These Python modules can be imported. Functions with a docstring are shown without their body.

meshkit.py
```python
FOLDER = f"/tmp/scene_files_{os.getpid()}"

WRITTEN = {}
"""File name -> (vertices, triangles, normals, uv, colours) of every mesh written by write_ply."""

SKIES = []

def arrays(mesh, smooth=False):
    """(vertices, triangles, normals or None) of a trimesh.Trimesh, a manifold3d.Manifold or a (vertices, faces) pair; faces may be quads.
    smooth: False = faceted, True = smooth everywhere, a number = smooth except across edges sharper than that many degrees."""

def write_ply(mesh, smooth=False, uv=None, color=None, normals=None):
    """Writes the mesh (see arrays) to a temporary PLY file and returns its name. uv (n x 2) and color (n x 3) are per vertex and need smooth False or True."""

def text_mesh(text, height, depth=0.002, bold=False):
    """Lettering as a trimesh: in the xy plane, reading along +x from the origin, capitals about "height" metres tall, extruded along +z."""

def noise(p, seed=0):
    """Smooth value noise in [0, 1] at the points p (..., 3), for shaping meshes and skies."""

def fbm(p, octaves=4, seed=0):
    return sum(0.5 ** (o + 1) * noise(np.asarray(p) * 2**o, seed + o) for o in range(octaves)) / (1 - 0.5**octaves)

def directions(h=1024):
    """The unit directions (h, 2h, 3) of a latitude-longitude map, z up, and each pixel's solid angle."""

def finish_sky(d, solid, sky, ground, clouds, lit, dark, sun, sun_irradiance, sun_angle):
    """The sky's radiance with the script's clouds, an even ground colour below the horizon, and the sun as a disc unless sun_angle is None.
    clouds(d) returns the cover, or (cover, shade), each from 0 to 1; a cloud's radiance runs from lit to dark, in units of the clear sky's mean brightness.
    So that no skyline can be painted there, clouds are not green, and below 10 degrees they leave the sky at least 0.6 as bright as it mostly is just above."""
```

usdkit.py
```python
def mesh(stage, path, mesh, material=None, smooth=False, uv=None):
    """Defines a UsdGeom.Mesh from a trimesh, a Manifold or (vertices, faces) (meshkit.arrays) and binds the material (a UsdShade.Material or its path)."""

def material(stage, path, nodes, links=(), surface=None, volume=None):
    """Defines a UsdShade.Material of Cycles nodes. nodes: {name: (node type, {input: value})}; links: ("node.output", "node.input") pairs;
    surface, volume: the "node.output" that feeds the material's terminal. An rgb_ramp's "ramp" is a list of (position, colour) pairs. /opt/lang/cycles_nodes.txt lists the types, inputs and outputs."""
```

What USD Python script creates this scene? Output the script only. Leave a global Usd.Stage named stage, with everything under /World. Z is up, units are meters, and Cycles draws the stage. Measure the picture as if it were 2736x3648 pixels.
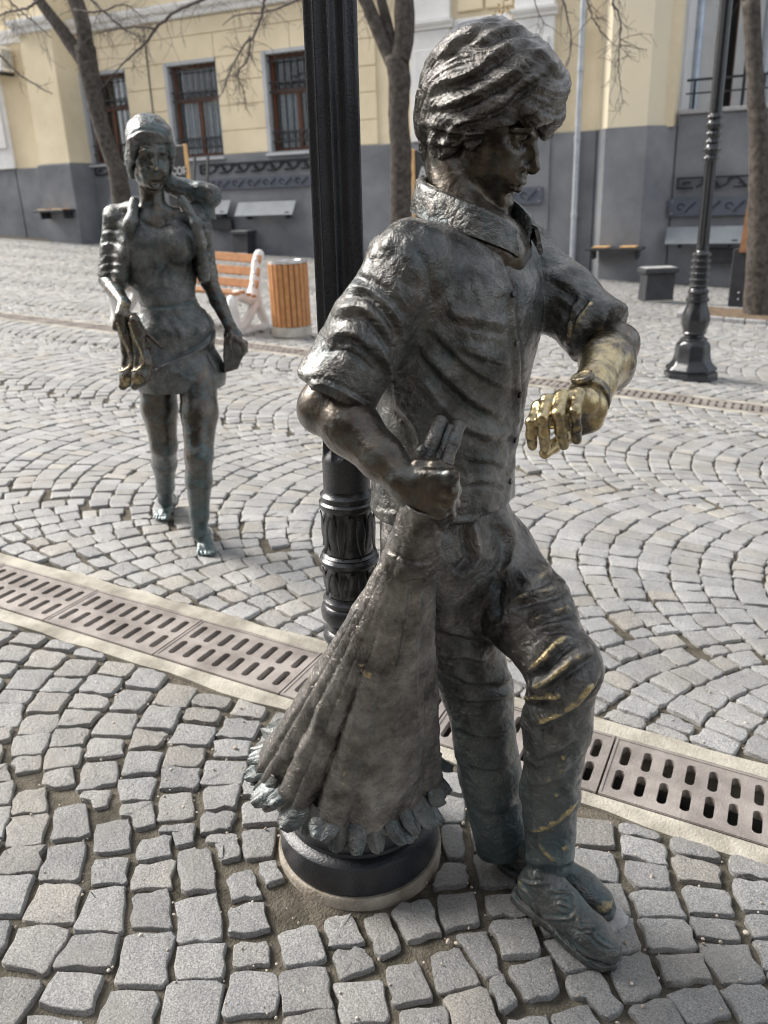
import math, random
import numpy as np, trimesh, usdkit, meshkit
import manifold3d as m3
from scipy.spatial import cKDTree
from shapely.geometry import Polygon, box as sbox, Point
from shapely import affinity
from pxr import Usd, UsdGeom, UsdLux, UsdShade, Gf, Sdf, Vt

stage = Usd.Stage.CreateInMemory()
UsdGeom.SetStageUpAxis(stage, UsdGeom.Tokens.z); UsdGeom.SetStageMetersPerUnit(stage, 1.0)
UsdGeom.Xform.Define(stage, '/World'); UsdGeom.Scope.Define(stage, '/World/Looks')

# ---------------------------------------------------------------- camera
FPX, PCX, PCY = 2950., 1368., 1824.              # focal length and centre in pixels of the photograph
up = np.array([-.03508816, .93440254, .35448656]); up /= np.linalg.norm(up)
rt = np.cross([0, 0, -1.], up); rt /= np.linalg.norm(rt); fw = np.cross(up, rt)
YAW = math.radians(26); cY, sY = math.cos(YAW), math.sin(YAW)
RW = np.array([cY * rt - sY * fw, sY * rt + cY * fw, up])   # camera axes -> world axes (x along the facade, y towards it, z up)
CAM = np.array([0, 0, 1.5])
R2 = np.array([cY, sY, 0]); F2 = np.array([-sY, cY, 0])      # right and forward on the level
cam = UsdGeom.Camera.Define(stage, '/World/camera')
mm = np.eye(4); mm[:3, :3] = RW.T; mm[3, :3] = CAM
cam.AddTransformOp().Set(Gf.Matrix4d(*mm.ravel().tolist()))
cam.CreateHorizontalApertureAttr(36.0); cam.CreateVerticalApertureAttr(48.0)
cam.CreateFocalLengthAttr(36.0 * FPX / 2736)
cam.CreateFStopAttr(7.0); cam.CreateFocusDistanceAttr(1.5)
cam.CreateClippingRangeAttr(Gf.Vec2f(0.05, 2000))
EXPOSURE = 1.08
cam.CreateExposureAttr(EXPOSURE)

# ---------------------------------------------------------------- sky and sun (hazy daylight from the left)
SUN = (-0.9 * R2 + 0.42 * F2); SUN = SUN / np.linalg.norm(SUN[:2]); SUN_EL = math.radians(38)
sun_dir = np.array([SUN[0] * math.cos(SUN_EL), SUN[1] * math.cos(SUN_EL), math.sin(SUN_EL)])
SKY = 0.075
dome = UsdLux.DomeLight.Define(stage, '/World/sky')
skymat = usdkit.material(stage, '/World/Looks/sky_look', {
    'tc': ('texture_coordinate', {}),
    'sky': ('sky_texture', {'sky_type': 'single_scattering', 'sun_disc': False, 'sun_elevation': SUN_EL, 'sun_rotation': math.atan2(sun_dir[0], sun_dir[1]), 'aerosol_density': 4.0}),
    'n': ('noise_texture', {'scale': 2.2, 'detail': 6, 'roughness': 0.6}),
    'r': ('rgb_ramp', {'ramp': [(0.32, (0.05, 0.05, 0.05)), (0.62, (0.85, 0.85, 0.85))]}),
    'm': ('mix_color', {'b': (9.0, 9.2, 9.5), 'use_clamp': False}),
    'bg': ('background_shader', {'strength': SKY})},
    [('tc.generated', 'n.vector'), ('n.fac', 'r.fac'), ('r.color', 'm.fac'), ('sky.color', 'm.a'), ('m.result', 'bg.color')], surface='bg.background')
UsdShade.MaterialBindingAPI.Apply(dome.GetPrim()).Bind(skymat)
sun = UsdLux.DistantLight.Define(stage, '/World/sun')
sun.CreateIntensityAttr(0.95); sun.CreateAngleAttr(30.0); sun.CreateColorAttr(Gf.Vec3f(1.0, 0.965, 0.92)); sun.CreateNormalizeAttr(True)
zz = sun_dir; xx = np.cross([0, 0, 1.], zz); xx /= np.linalg.norm(xx); yy = np.cross(zz, xx)
sm = np.eye(4); sm[:3, :3] = np.array([xx, yy, zz])
sun.AddTransformOp().Set(Gf.Matrix4d(*sm.ravel().tolist()))

# ---------------------------------------------------------------- pixels to points (display pixels of a 1659 px wide view) and the sloping square
DS = 2736 / 1659.
def ray(px, py):
    return RW @ np.array([(px * DS - PCX) / FPX, -(py * DS - PCY) / FPX, -1.])
GX, GY = -.0644, -.0207
def gz(x, y): return GX * x + GY * y
def onground(px, py):
    d = ray(px, py); t = CAM[2] / (GX * d[0] + GY * d[1] - d[2]); return CAM + t * d
def at(px, py, D):                               # D = level distance in front of the camera
    d = ray(px, py); return CAM + d * D / (d @ F2)
def atY(px, py, Y):
    d = ray(px, py); return CAM + d * Y / d[1]
def project(P):
    q = (np.asarray(P, float) - CAM) @ RW
    return np.stack([(PCX + FPX * q[..., 0] / -q[..., 2]) / DS, (PCY - FPX * q[..., 1] / -q[..., 2]) / DS], -1)

# ---------------------------------------------------------------- prims
used = {}
def numbered(path):
    n = used.get(path, 0); used[path] = n + 1
    return path if n == 0 else '%s_%03d' % (path, n)
def tag(p, label=None, cat=None, group=None, kind=None):
    p = p.GetPrim() if hasattr(p, 'GetPrim') else p
    for k, v in (('label', label), ('category', cat), ('group', group), ('kind', kind)):
        if v: p.SetCustomDataByKey(k, v)
    return p
def thing(name, label, cat, loc=(0, 0, 0), rz=0, group=None, kind=None):
    x = UsdGeom.Xform.Define(stage, numbered('/World/' + name))
    x.AddTranslateOp().Set(Gf.Vec3d(*map(float, loc)))
    if rz: x.AddRotateZOp().Set(float(rz))
    return tag(x, label, cat, group, kind)
def obj(name, mesh, mat, parent=None, smooth=35, uv=None, label=None):
    base = str(parent.GetPath()) if parent is not None else '/World'
    if isinstance(mesh, list): mesh = trimesh.util.concatenate(mesh)
    if uv is not None: smooth = True
    p = usdkit.mesh(stage, numbered(base + '/' + name), mesh, M[mat], smooth=smooth, uv=uv).GetPrim()
    if label: tag(p, label)
    return p
def local(mesh, loc): 
    mesh = mesh.copy(); mesh.apply_translation(-np.asarray(loc, float)); return mesh
def copy_of(root, name, loc, rz, label, cat, group):
    r = thing(name, label, cat, loc, rz, group)
    r.GetReferences().AddInternalReference(root.GetPath()); r.SetInstanceable(True)
    return r

# ---------------------------------------------------------------- shapes
def tm(man):
    m = man.to_mesh(); return trimesh.Trimesh(np.array(m.vert_properties[:, :3]), np.array(m.tri_verts), process=False)
def box(x0, x1, y0, y1, z0, z1, c=0.0):
    if c <= 0:
        b = trimesh.creation.box([x1 - x0, y1 - y0, z1 - z0]); b.apply_translation([(x0 + x1) / 2, (y0 + y1) / 2, (z0 + z1) / 2]); return b
    pts = []
    for sx in (0, 1):
        for sy in (0, 1):
            for sz in (0, 1):
                p = np.array([(x0, x1)[sx], (y0, y1)[sy], (z0, z1)[sz]]); d = np.array([1 - 2 * sx, 1 - 2 * sy, 1 - 2 * sz]) * c
                for k in range(3):
                    e = d.copy(); e[k] = 0; pts.append(p + e)
    return tm(m3.Manifold.hull_points(np.array(pts)))
def xf(mesh, R=None, t=None):
    T = np.eye(4)
    if R is not None: T[:3, :3] = R
    if t is not None: T[:3, 3] = t
    mesh = mesh.copy(); mesh.apply_transform(T); return mesh
def rotz(a): c, s = math.cos(a), math.sin(a); return np.array([[c, -s, 0], [s, c, 0], [0, 0, 1.]])
def rotx(a): c, s = math.cos(a), math.sin(a); return np.array([[1., 0, 0], [0, c, -s], [0, s, c]])
def roty(a): c, s = math.cos(a), math.sin(a); return np.array([[c, 0, s], [0, 1., 0], [-s, 0, c]])
def lathe(prof, n=40, mod=None):
    """prof: (radius, z) list from bottom to top; mod(theta, z, r) -> r lets a ring be fluted."""
    prof = np.array(prof, float); th = np.linspace(0, 2 * np.pi, n, endpoint=False)
    r = np.repeat(prof[:, :1], n, 1); z = np.repeat(prof[:, 1:], n, 1); T = np.repeat(th[None], len(prof), 0)
    if mod is not None: r = mod(T, z, r)
    v = np.stack([r * np.cos(T), r * np.sin(T), z], -1).reshape(-1, 3)
    f = []
    i = np.arange(n); j = (i + 1) % n
    for k in range(len(prof) - 1):
        a = k * n; b = (k + 1) * n
        f.append(np.stack([a + i, a + j, b + j], 1)); f.append(np.stack([a + i, b + j, b + i], 1))
    c0, c1 = len(v), len(v) + 1
    v = np.vstack([v, [0, 0, prof[0, 1]], [0, 0, prof[-1, 1]]])
    f.append(np.stack([np.full(n, c0), j, i], 1)); e = (len(prof) - 1) * n
    f.append(np.stack([np.full(n, c1), e + i, e + j], 1))
    return trimesh.Trimesh(v, np.vstack(f), process=False)
def tube(pts, rad, n=8, closed_ends=True):
    P = np.array(pts, float); r = np.broadcast_to(np.asarray(rad, float), (len(P),))
    T = np.gradient(P, axis=0); T /= np.maximum(np.linalg.norm(T, axis=1, keepdims=True), 1e-9)
    a = np.array([0, 0, 1.]) if abs(T[0, 2]) < .9 else np.array([1., 0, 0])
    N = np.cross(T[0], a); N /= np.linalg.norm(N); rings = []
    th = np.linspace(0, 2 * np.pi, n, endpoint=False)
    for k in range(len(P)):
        N = N - T[k] * (N @ T[k]); N /= np.linalg.norm(N); B = np.cross(T[k], N)
        rings.append(P[k] + r[k] * (np.cos(th)[:, None] * N + np.sin(th)[:, None] * B))
    v = np.vstack(rings); f = []; i = np.arange(n); j = (i + 1) % n
    for k in range(len(P) - 1):
        a, b = k * n, (k + 1) * n
        f += [np.stack([a + i, a + j, b + j], 1), np.stack([a + i, b + j, b + i], 1)]
    c0, c1 = len(v), len(v) + 1; v = np.vstack([v, P[0], P[-1]]); e = (len(P) - 1) * n
    f += [np.stack([np.full(n, c0), j, i], 1), np.stack([np.full(n, c1), e + i, e + j], 1)]
    return trimesh.Trimesh(v, np.vstack(f), process=False)
def spline(pts, n=30):
    P = np.array(pts, float); t = np.r_[0, np.cumsum(np.linalg.norm(np.diff(P, axis=0), axis=1))]
    from scipy.interpolate import CubicSpline, PchipInterpolator
    return PchipInterpolator(t, P)(np.linspace(0, t[-1], n))
def extrude(poly, h):
    return trimesh.creation.extrude_polygon(poly, h, engine='earcut')
def join(l): return trimesh.util.concatenate(l)

# ---------------------------------------------------------------- materials
M = {}
def mat(name, c1, c2, scale=6, rough=.6, metal=0., bump=.3, bscale=40, spec=.5, detail=5, ramp=(.35, .65), dist=.01, rvar=.0, coat=0.):
    n = {'g': ('geometry', {}), 'n': ('noise_texture', {'scale': scale, 'detail': detail, 'roughness': .6}),
         'r': ('rgb_ramp', {'ramp': [(ramp[0], c1), (ramp[1], c2)]}),
         'n2': ('noise_texture', {'scale': bscale, 'detail': 4, 'roughness': .6}),
         'b': ('bump', {'strength': bump, 'distance': dist}),
         'rr': ('map_range', {'from_min': .3, 'from_max': .7, 'to_min': max(rough - rvar, .03), 'to_max': min(rough + rvar, 1)}),
         'p': ('principled_bsdf', {'metallic': metal, 'specular_ior_level': spec, 'coat_weight': coat, 'coat_roughness': .15})}
    M[name] = usdkit.material(stage, '/World/Looks/' + name, n, [('g.position', 'n.vector'), ('n.fac', 'r.fac'), ('r.color', 'p.base_color'), ('g.position', 'n2.vector'),
        ('n2.fac', 'b.height'), ('b.normal', 'p.normal'), ('n2.fac', 'rr.value'), ('rr.result', 'p.roughness')], surface='p.BSDF')
def granite(name, lo, hi, dirt, dirtamt):
    """Speckled granite; the mesh's st holds a number per stone (u: tone, v: warmth)."""
    M[name] = usdkit.material(stage, '/World/Looks/' + name, {
        'g': ('geometry', {}), 'tc': ('texture_coordinate', {}), 'sx': ('separate_xyz', {}),
        'n': ('noise_texture', {'scale': 260, 'detail': 3, 'roughness': .7}), 'r': ('rgb_ramp', {'ramp': [(.30, lo), (.5, tuple(np.add(lo, hi) / 2)), (.68, hi)]}),
        'n1': ('noise_texture', {'scale': 9, 'detail': 5}), 'r1': ('rgb_ramp', {'ramp': [(.35, (.82, .82, .82)), (.65, (1.06, 1.05, 1.03))]}),
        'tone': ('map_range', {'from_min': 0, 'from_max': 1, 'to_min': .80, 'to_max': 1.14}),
        'm1': ('mix_color', {'blend_type': 'multiply', 'fac': 1.}), 'm2': ('mix_color', {'blend_type': 'multiply', 'fac': 1., 'use_clamp': False}),
        'warm': ('rgb_ramp', {'ramp': [(.0, (1, 1, 1)), (.7, (1, 1, 1)), (1., (1.05, .99, .90))]}), 'm3': ('mix_color', {'blend_type': 'multiply', 'fac': 1.}),
        'nd': ('noise_texture', {'scale': 2.6, 'detail': 6, 'roughness': .65}), 'rd': ('rgb_ramp', {'ramp': [(.50, (0, 0, 0)), (.74, (dirtamt,) * 3)]}),
        'md': ('mix_color', {'b': dirt}),
        'nb': ('noise_texture', {'scale': 85, 'detail': 6, 'roughness': .75}), 'b': ('bump', {'strength': 1.0, 'distance': .008}),
        'p': ('principled_bsdf', {'roughness': .47, 'specular_ior_level': .65})},
        [('g.position', 'n.vector'), ('n.fac', 'r.fac'), ('g.position', 'n1.vector'), ('n1.fac', 'r1.fac'), ('tc.UV', 'sx.vector'), ('sx.x', 'tone.value'), ('sx.y', 'warm.fac'),
         ('r.color', 'm1.a'), ('r1.color', 'm1.b'), ('m1.result', 'm2.a'), ('tone.result', 'm2.b'), ('m2.result', 'm3.a'), ('warm.color', 'm3.b'),
         ('g.position', 'nd.vector'), ('nd.fac', 'rd.fac'), ('rd.color', 'md.fac'), ('m3.result', 'md.a'), ('md.result', 'p.base_color'),
         ('g.position', 'nb.vector'), ('nb.fac', 'b.height'), ('b.normal', 'p.normal')], surface='p.BSDF')
granite('granite', (.11, .113, .118), (.50, .495, .48), (.26, .235, .195), .7)
mat('mortar', (.045, .041, .030), (.17, .148, .115), 16, .92, bump=1.0, bscale=150, dist=.012, ramp=(.3, .7), spec=.2)
mat('edging', (.22, .20, .165), (.43, .40, .335), 7, .85, bump=.5, bscale=120, spec=.25)
mat('trough', (.012, .012, .012), (.03, .028, .025), 9, .9)
mat('grate_iron', (.17, .148, .132), (.32, .285, .258), 7, .52, metal=.25, bump=.35, bscale=160, rvar=.12)
mat('yellow', (.62, .525, .36), (.77, .665, .475), 1.0, .85, bump=.12, bscale=60, spec=.2, ramp=(.3, .7))
mat('yellow_dusty', (.58, .525, .41), (.65, .575, .42), 1.0, .85, bump=.12, bscale=60, spec=.2, ramp=(.3, .7))
mat('white_stucco', (.64, .635, .62), (.74, .735, .715), 2, .85, bump=.12, bscale=60, spec=.2)
mat('plinth_grey', (.135, .142, .155), (.215, .222, .234), 1.1, .8, bump=.25, bscale=70, spec=.25)
mat('reveal_grey', (.36, .37, .38), (.45, .46, .47), 2, .8, spec=.25)
mat('brown_wood', (.13, .05, .025), (.19, .075, .035), 12, .5)
mat('dark_iron', (.012, .013, .015), (.022, .023, .026), 15, .5, metal=.0)
mat('curtain', (.34, .38, .42), (.52, .57, .61), 14, .8)
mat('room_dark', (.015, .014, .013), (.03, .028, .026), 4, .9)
mat('flap_grey', (.15, .17, .185), (.20, .22, .235), 3, .5)
mat('panel_slate', (.075, .085, .105), (.10, .11, .135), 4, .75, spec=.25)
mat('ornament', (.020, .021, .024), (.036, .038, .042), 8, .85, spec=.15)
mat('dark_box', (.018, .019, .022), (.032, .033, .037), 6, .6)
mat('zinc', (.36, .39, .42), (.46, .49, .52), 5, .38, metal=.45, rvar=.1)
mat('bluepipe', (.30, .36, .45), (.40, .46, .54), 5, .4, metal=.35)
mat('bench_wood', (.33, .145, .05), (.44, .205, .075), 18, .45, bump=.2)
mat('bench_white', (.60, .59, .57), (.72, .71, .69), 6, .75, bump=.4, bscale=140)
mat('concrete', (.33, .30, .25), (.47, .44, .385), 9, .85, bump=.4, bscale=150)
mat('base_concrete', (.16, .13, .095), (.36, .325, .27), 12, .85, bump=.5, bscale=120)
mat('chrome', (.50, .50, .51), (.66, .66, .67), 9, .25, metal=.9)
mat('bark', (.042, .036, .031), (.105, .092, .08), 14, .95, bump=.9, bscale=60, dist=.02, spec=.2)
mat('whitewash', (.17, .15, .125), (.46, .44, .40), 9, .9, bump=.8, bscale=60, dist=.02, spec=.2)
mat('twig', (.055, .045, .04), (.12, .10, .09), 14, .9)
mat('chalkboard', (.012, .013, .015), (.028, .029, .032), 4, .6)
mat('chalk', (.42, .42, .42), (.62, .62, .62), 30, .9)
mat('pine_wood', (.52, .31, .13), (.64, .40, .18), 14, .6)
mat('rust_wood', (.26, .12, .055), (.36, .18, .085), 14, .55)
mat('soil', (.10, .068, .042), (.21, .15, .095), 14, .95, bump=.9, bscale=90, dist=.02)
mat('kerb', (.25, .25, .25), (.42, .41, .40), 30, .8, bump=.4, bscale=60)
mat('black_paint', (.010, .011, .013), (.016, .017, .019), 20, .16, bump=.25, bscale=260, dist=.003, rvar=.07, spec=.55)
mat('black_paint_rough', (.012, .013, .016), (.020, .021, .024), 20, .19, bump=.5, bscale=300, dist=.003, rvar=.1, spec=.55)
mat('black_base', (.010, .011, .014), (.045, .043, .040), 6, .33, bump=.2, bscale=200, rvar=.1, ramp=(.5, .85))
mat('added_dark_wall', (.10, .07, .05), (.16, .115, .085), 3, .85)
mat('pebble', (.22, .18, .14), (.50, .45, .38), 40, .8)
mat('leaf', (.20, .11, .03), (.36, .22, .07), 30, .7)
mat('off_white', (.66, .66, .64), (.74, .74, .72), 6, .5)
mat('stone_lump', (.26, .255, .25), (.42, .41, .39), 30, .8, bump=.5, bscale=90)
M['pane'] = usdkit.material(stage, '/World/Looks/pane', {'t': ('transparent_bsdf', {'color': (.85, .88, .9)}), 'g': ('glossy_bsdf', {'color': (.9, .9, .9), 'roughness': .03}), 'f': ('fresnel', {'IOR': 1.5}), 'm': ('mix_closure', {})},
    [('f.fac', 'm.fac'), ('t.BSDF', 'm.closure1'), ('g.BSDF', 'm.closure2')], surface='m.closure')
def bronze(name, brown, brown2, rough, stroke=0.5):
    """Patinated cast bronze. st of the mesh: u = how far hands have polished it to gold, v = how much verdigris sits on it."""
    M[name] = usdkit.material(stage, '/World/Looks/' + name, {
        'g': ('geometry', {}), 'tc': ('texture_coordinate', {}), 'sx': ('separate_xyz', {}),
        'n': ('noise_texture', {'scale': 16, 'detail': 6, 'roughness': .65}), 'r': ('rgb_ramp', {'ramp': [(.35, brown), (.66, brown2)]}),
        'nv': ('noise_texture', {'scale': 22, 'detail': 7, 'roughness': .7}), 'av': ('math', {'math_type': 'add'}), 'rv': ('rgb_ramp', {'ramp': [(.42, (0, 0, 0)), (.78, (.85, .85, .85))]}),
        'sv': ('math', {'math_type': 'multiply', 'value2': .62}),
        'mv': ('mix_color', {'b': (.045, .075, .080)}),
        'np': ('noise_texture', {'scale': 55, 'detail': 6, 'roughness': .7}), 'ap': ('math', {'math_type': 'add'}), 'sp': ('math', {'math_type': 'multiply', 'value2': .62}),
        'rp': ('rgb_ramp', {'ramp': [(.62, (0, 0, 0)), (.80, (1, 1, 1))]}),
        'mp': ('mix_color', {'b': (.50, .405, .225)}),
        'mt': ('map_range', {'from_min': 0, 'from_max': 1, 'to_min': .80, 'to_max': .35}), 'mt2': ('mix_float', {'b': 1.0}),
        'ro': ('map_range', {'from_min': 0, 'from_max': 1, 'to_min': rough, 'to_max': rough + .18}), 'ro2': ('mix_float', {'b': .26}), 'nr': ('noise_texture', {'scale': 90, 'detail': 4}), 'rn': ('map_range', {'from_min': .3, 'from_max': .7, 'to_min': -.07, 'to_max': .09}), 'ra': ('math', {'math_type': 'add'}),
        'n2': ('noise_texture', {'scale': 130, 'detail': 5, 'roughness': .65, 'distortion': .6}), 'b': ('bump', {'strength': stroke, 'distance': .0035}),
        'n3': ('noise_texture', {'scale': 32, 'detail': 4, 'roughness': .6, 'distortion': 1.2}), 'b2': ('bump', {'strength': stroke * .8, 'distance': .010}),
        'p': ('principled_bsdf', {'specular_ior_level': .6, 'coat_weight': .25, 'coat_roughness': .22})},
        [('tc.UV', 'sx.vector'), ('g.position', 'n.vector'), ('n.fac', 'r.fac'), ('g.position', 'nv.vector'), ('nv.fac', 'av.value1'), ('sx.y', 'av.value2'), ('av.value', 'sv.value1'), ('sv.value', 'rv.fac'),
         ('rv.color', 'mv.fac'), ('r.color', 'mv.a'), ('g.position', 'np.vector'), ('np.fac', 'ap.value1'), ('sx.x', 'ap.value2'), ('ap.value', 'sp.value1'), ('sp.value', 'rp.fac'), ('rp.color', 'mp.fac'),
         ('mv.result', 'mp.a'), ('mp.result', 'p.base_color'), ('rv.color', 'mt.value'), ('mt.result', 'mt2.a'), ('rp.color', 'mt2.fac'), ('mt2.result', 'p.metallic'),
         ('rv.color', 'ro.value'), ('ro.result', 'ro2.a'), ('rp.color', 'ro2.fac'), ('g.position', 'nr.vector'), ('nr.fac', 'rn.value'), ('ro2.result', 'ra.value1'), ('rn.result', 'ra.value2'), ('ra.value', 'p.roughness'),
         ('g.position', 'n2.vector'), ('n2.fac', 'b.height'), ('g.position', 'n3.vector'), ('n3.fac', 'b2.height'), ('b.normal', 'b2.normal'), ('b2.normal', 'p.normal')], surface='p.BSDF')
bronze('bronze', (.033, .0285, .025), (.175, .165, .153), .22, .85)
bronze('bronze_smooth', (.036, .028, .021), (.115, .095, .074), .20, .25)
bronze('bronze_paper', (.045, .038, .032), (.250, .232, .210), .25, .7)
# ================================================================ sculpting kit: signed distance fields on a grid, meshed by surface nets
class Clay:
    def __init__(s, lo, hi, h):
        s.h = h; s.lo = np.array(lo, float); s.n = np.ceil((np.array(hi) - s.lo) / h).astype(int) + 1
        s.F = np.full(s.n, .05, np.float32)
    def _sl(s, lo, hi):
        a = np.maximum(np.floor((np.asarray(lo) - s.lo) / s.h).astype(int), 0); b = np.minimum(np.ceil((np.asarray(hi) - s.lo) / s.h).astype(int) + 1, s.n)
        if np.any(b <= a): return None, None
        ax = [s.lo[k] + s.h * np.arange(a[k], b[k], dtype=np.float32) for k in range(3)]
        return tuple(slice(a[k], b[k]) for k in range(3)), (ax[0][:, None, None], ax[1][None, :, None], ax[2][None, None, :])
    def _mix(s, sl, d, k, op):
        F = s.F[sl]
        if op == 'add': A, B, q = F, d, 1
        elif op == 'cut': A, B, q = -F, d, -1
        else: A, B, q = -F, -d, -1
        if k > 0:
            h = np.clip(.5 + .5 * (B - A) / k, 0, 1); R = B + (A - B) * h - k * h * (1 - h)
        else: R = np.minimum(A, B)
        s.F[sl] = q * R
    def cone(s, a, b, ra, rb, k=.01, op='add'):
        a, b = np.array(a, float), np.array(b, float); m = max(ra, rb) + max(k, .012) * 1.6 + 2 * s.h
        sl, X = s._sl(np.minimum(a, b) - m, np.maximum(a, b) + m)
        if sl is None: return s
        ab = b - a; L2 = float(ab @ ab) + 1e-12
        t = np.clip(((X[0] - a[0]) * ab[0] + (X[1] - a[1]) * ab[1] + (X[2] - a[2]) * ab[2]) / L2, 0, 1)
        d = np.sqrt((X[0] - a[0] - t * ab[0]) ** 2 + (X[1] - a[1] - t * ab[1]) ** 2 + (X[2] - a[2] - t * ab[2]) ** 2) - (ra + (rb - ra) * t)
        s._mix(sl, d, k, op); return s
    def chain(s, pts, rs, k=.01, op='add'):
        for i in range(len(pts) - 1): s.cone(pts[i], pts[i + 1], rs[i], rs[i + 1], k, op)
        return s
    def ell(s, c, r, R=None, k=.01, op='add'):
        c = np.array(c, float); r = np.array(r, float); R = np.eye(3) if R is None else R        # columns of R: the axes
        ext = np.sqrt(((R * r) ** 2).sum(1)) + max(k, .012) * 1.6 + 2 * s.h
        sl, X = s._sl(c - ext, c + ext)
        if sl is None: return s
        q = [(X[0] - c[0]) * R[0, i] + (X[1] - c[1]) * R[1, i] + (X[2] - c[2]) * R[2, i] for i in range(3)]
        k0 = np.sqrt((q[0] / r[0]) ** 2 + (q[1] / r[1]) ** 2 + (q[2] / r[2]) ** 2); k1 = np.sqrt((q[0] / r[0] ** 2) ** 2 + (q[1] / r[1] ** 2) ** 2 + (q[2] / r[2] ** 2) ** 2)
        s._mix(sl, np.minimum(k0 * (k0 - 1) / np.maximum(k1, 1e-6), .06), k, op); return s
    def half(s, p, n, k=.004):                     # keep what lies behind the plane
        n = np.array(n, float); n /= np.linalg.norm(n); sl, X = s._sl(s.lo - 1, s.lo + s.n * s.h + 1)
        s._mix(sl, ((X[0] - p[0]) * n[0] + (X[1] - p[1]) * n[1] + (X[2] - p[2]) * n[2]).astype(np.float32), k, 'both'); return s
    def mesh(s, smooth=2):
        F = s.F; I = F < 0; n = np.array(F.shape)
        c = sum(I[i:n[0] - 1 + i, j:n[1] - 1 + j, k:n[2] - 1 + k].astype(np.int8) for i in (0, 1) for j in (0, 1) for k in (0, 1))
        act = np.argwhere((c > 0) & (c < 8)); idx = np.full(n - 1, -1, np.int64); idx[tuple(act.T)] = np.arange(len(act))
        corner = np.array([[i, j, k] for i in (0, 1) for j in (0, 1) for k in (0, 1)])
        val = np.stack([F[tuple((act + o).T)] for o in corner], 1); acc = np.zeros((len(act), 3)); cnt = np.zeros(len(act))
        for a in range(8):
            for b in range(a + 1, 8):
                if np.abs(corner[a] - corner[b]).sum() != 1: continue
                m = (val[:, a] < 0) != (val[:, b] < 0); t = val[m, a] / (val[m, a] - val[m, b]); acc[m] += corner[a] + t[:, None] * (corner[b] - corner[a]); cnt[m] += 1
        V = s.lo + s.h * (act + acc / cnt[:, None]); faces = []
        for ax_ in range(3):
            u, w = (ax_ + 1) % 3, (ax_ + 2) % 3; sl0 = [slice(1, -1)] * 3; sl0[ax_] = slice(0, -1); sl1 = list(sl0); sl1[ax_] = slice(1, None)
            A, B = I[tuple(sl0)], I[tuple(sl1)]; e = np.argwhere(A != B); off = np.ones(3, int); off[ax_] = 0; e = e + off
            du, dw = np.zeros(3, int), np.zeros(3, int); du[u] = 1; dw[w] = 1
            q = np.stack([idx[tuple((e - du - dw).T)], idx[tuple((e - dw).T)], idx[tuple(e.T)], idx[tuple((e - du).T)]], 1)
            ins = I[tuple(e.T)]; q[~ins] = q[~ins][:, ::-1]; faces.append(q)
        q = np.vstack(faces); q = q[(q >= 0).all(1)]
        m = trimesh.Trimesh(V, np.vstack([q[:, [0, 1, 2]], q[:, [0, 2, 3]]]), process=False)
        m.remove_unreferenced_vertices()
        if smooth:
            from scipy.sparse import coo_matrix
            e = m.edges_unique; e = np.vstack([e, e[:, ::-1]]); nv = len(m.vertices); A = coo_matrix((np.ones(len(e)), (e[:, 0], e[:, 1])), shape=(nv, nv)).tocsr()
            dg = np.asarray(A.sum(1)).ravel()[:, None]; V = np.array(m.vertices)
            for _ in range(smooth):
                V = V + .55 * (A @ V / dg - V); V = V - .56 * (A @ V / dg - V)
            m.vertices = V
        return m
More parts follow.
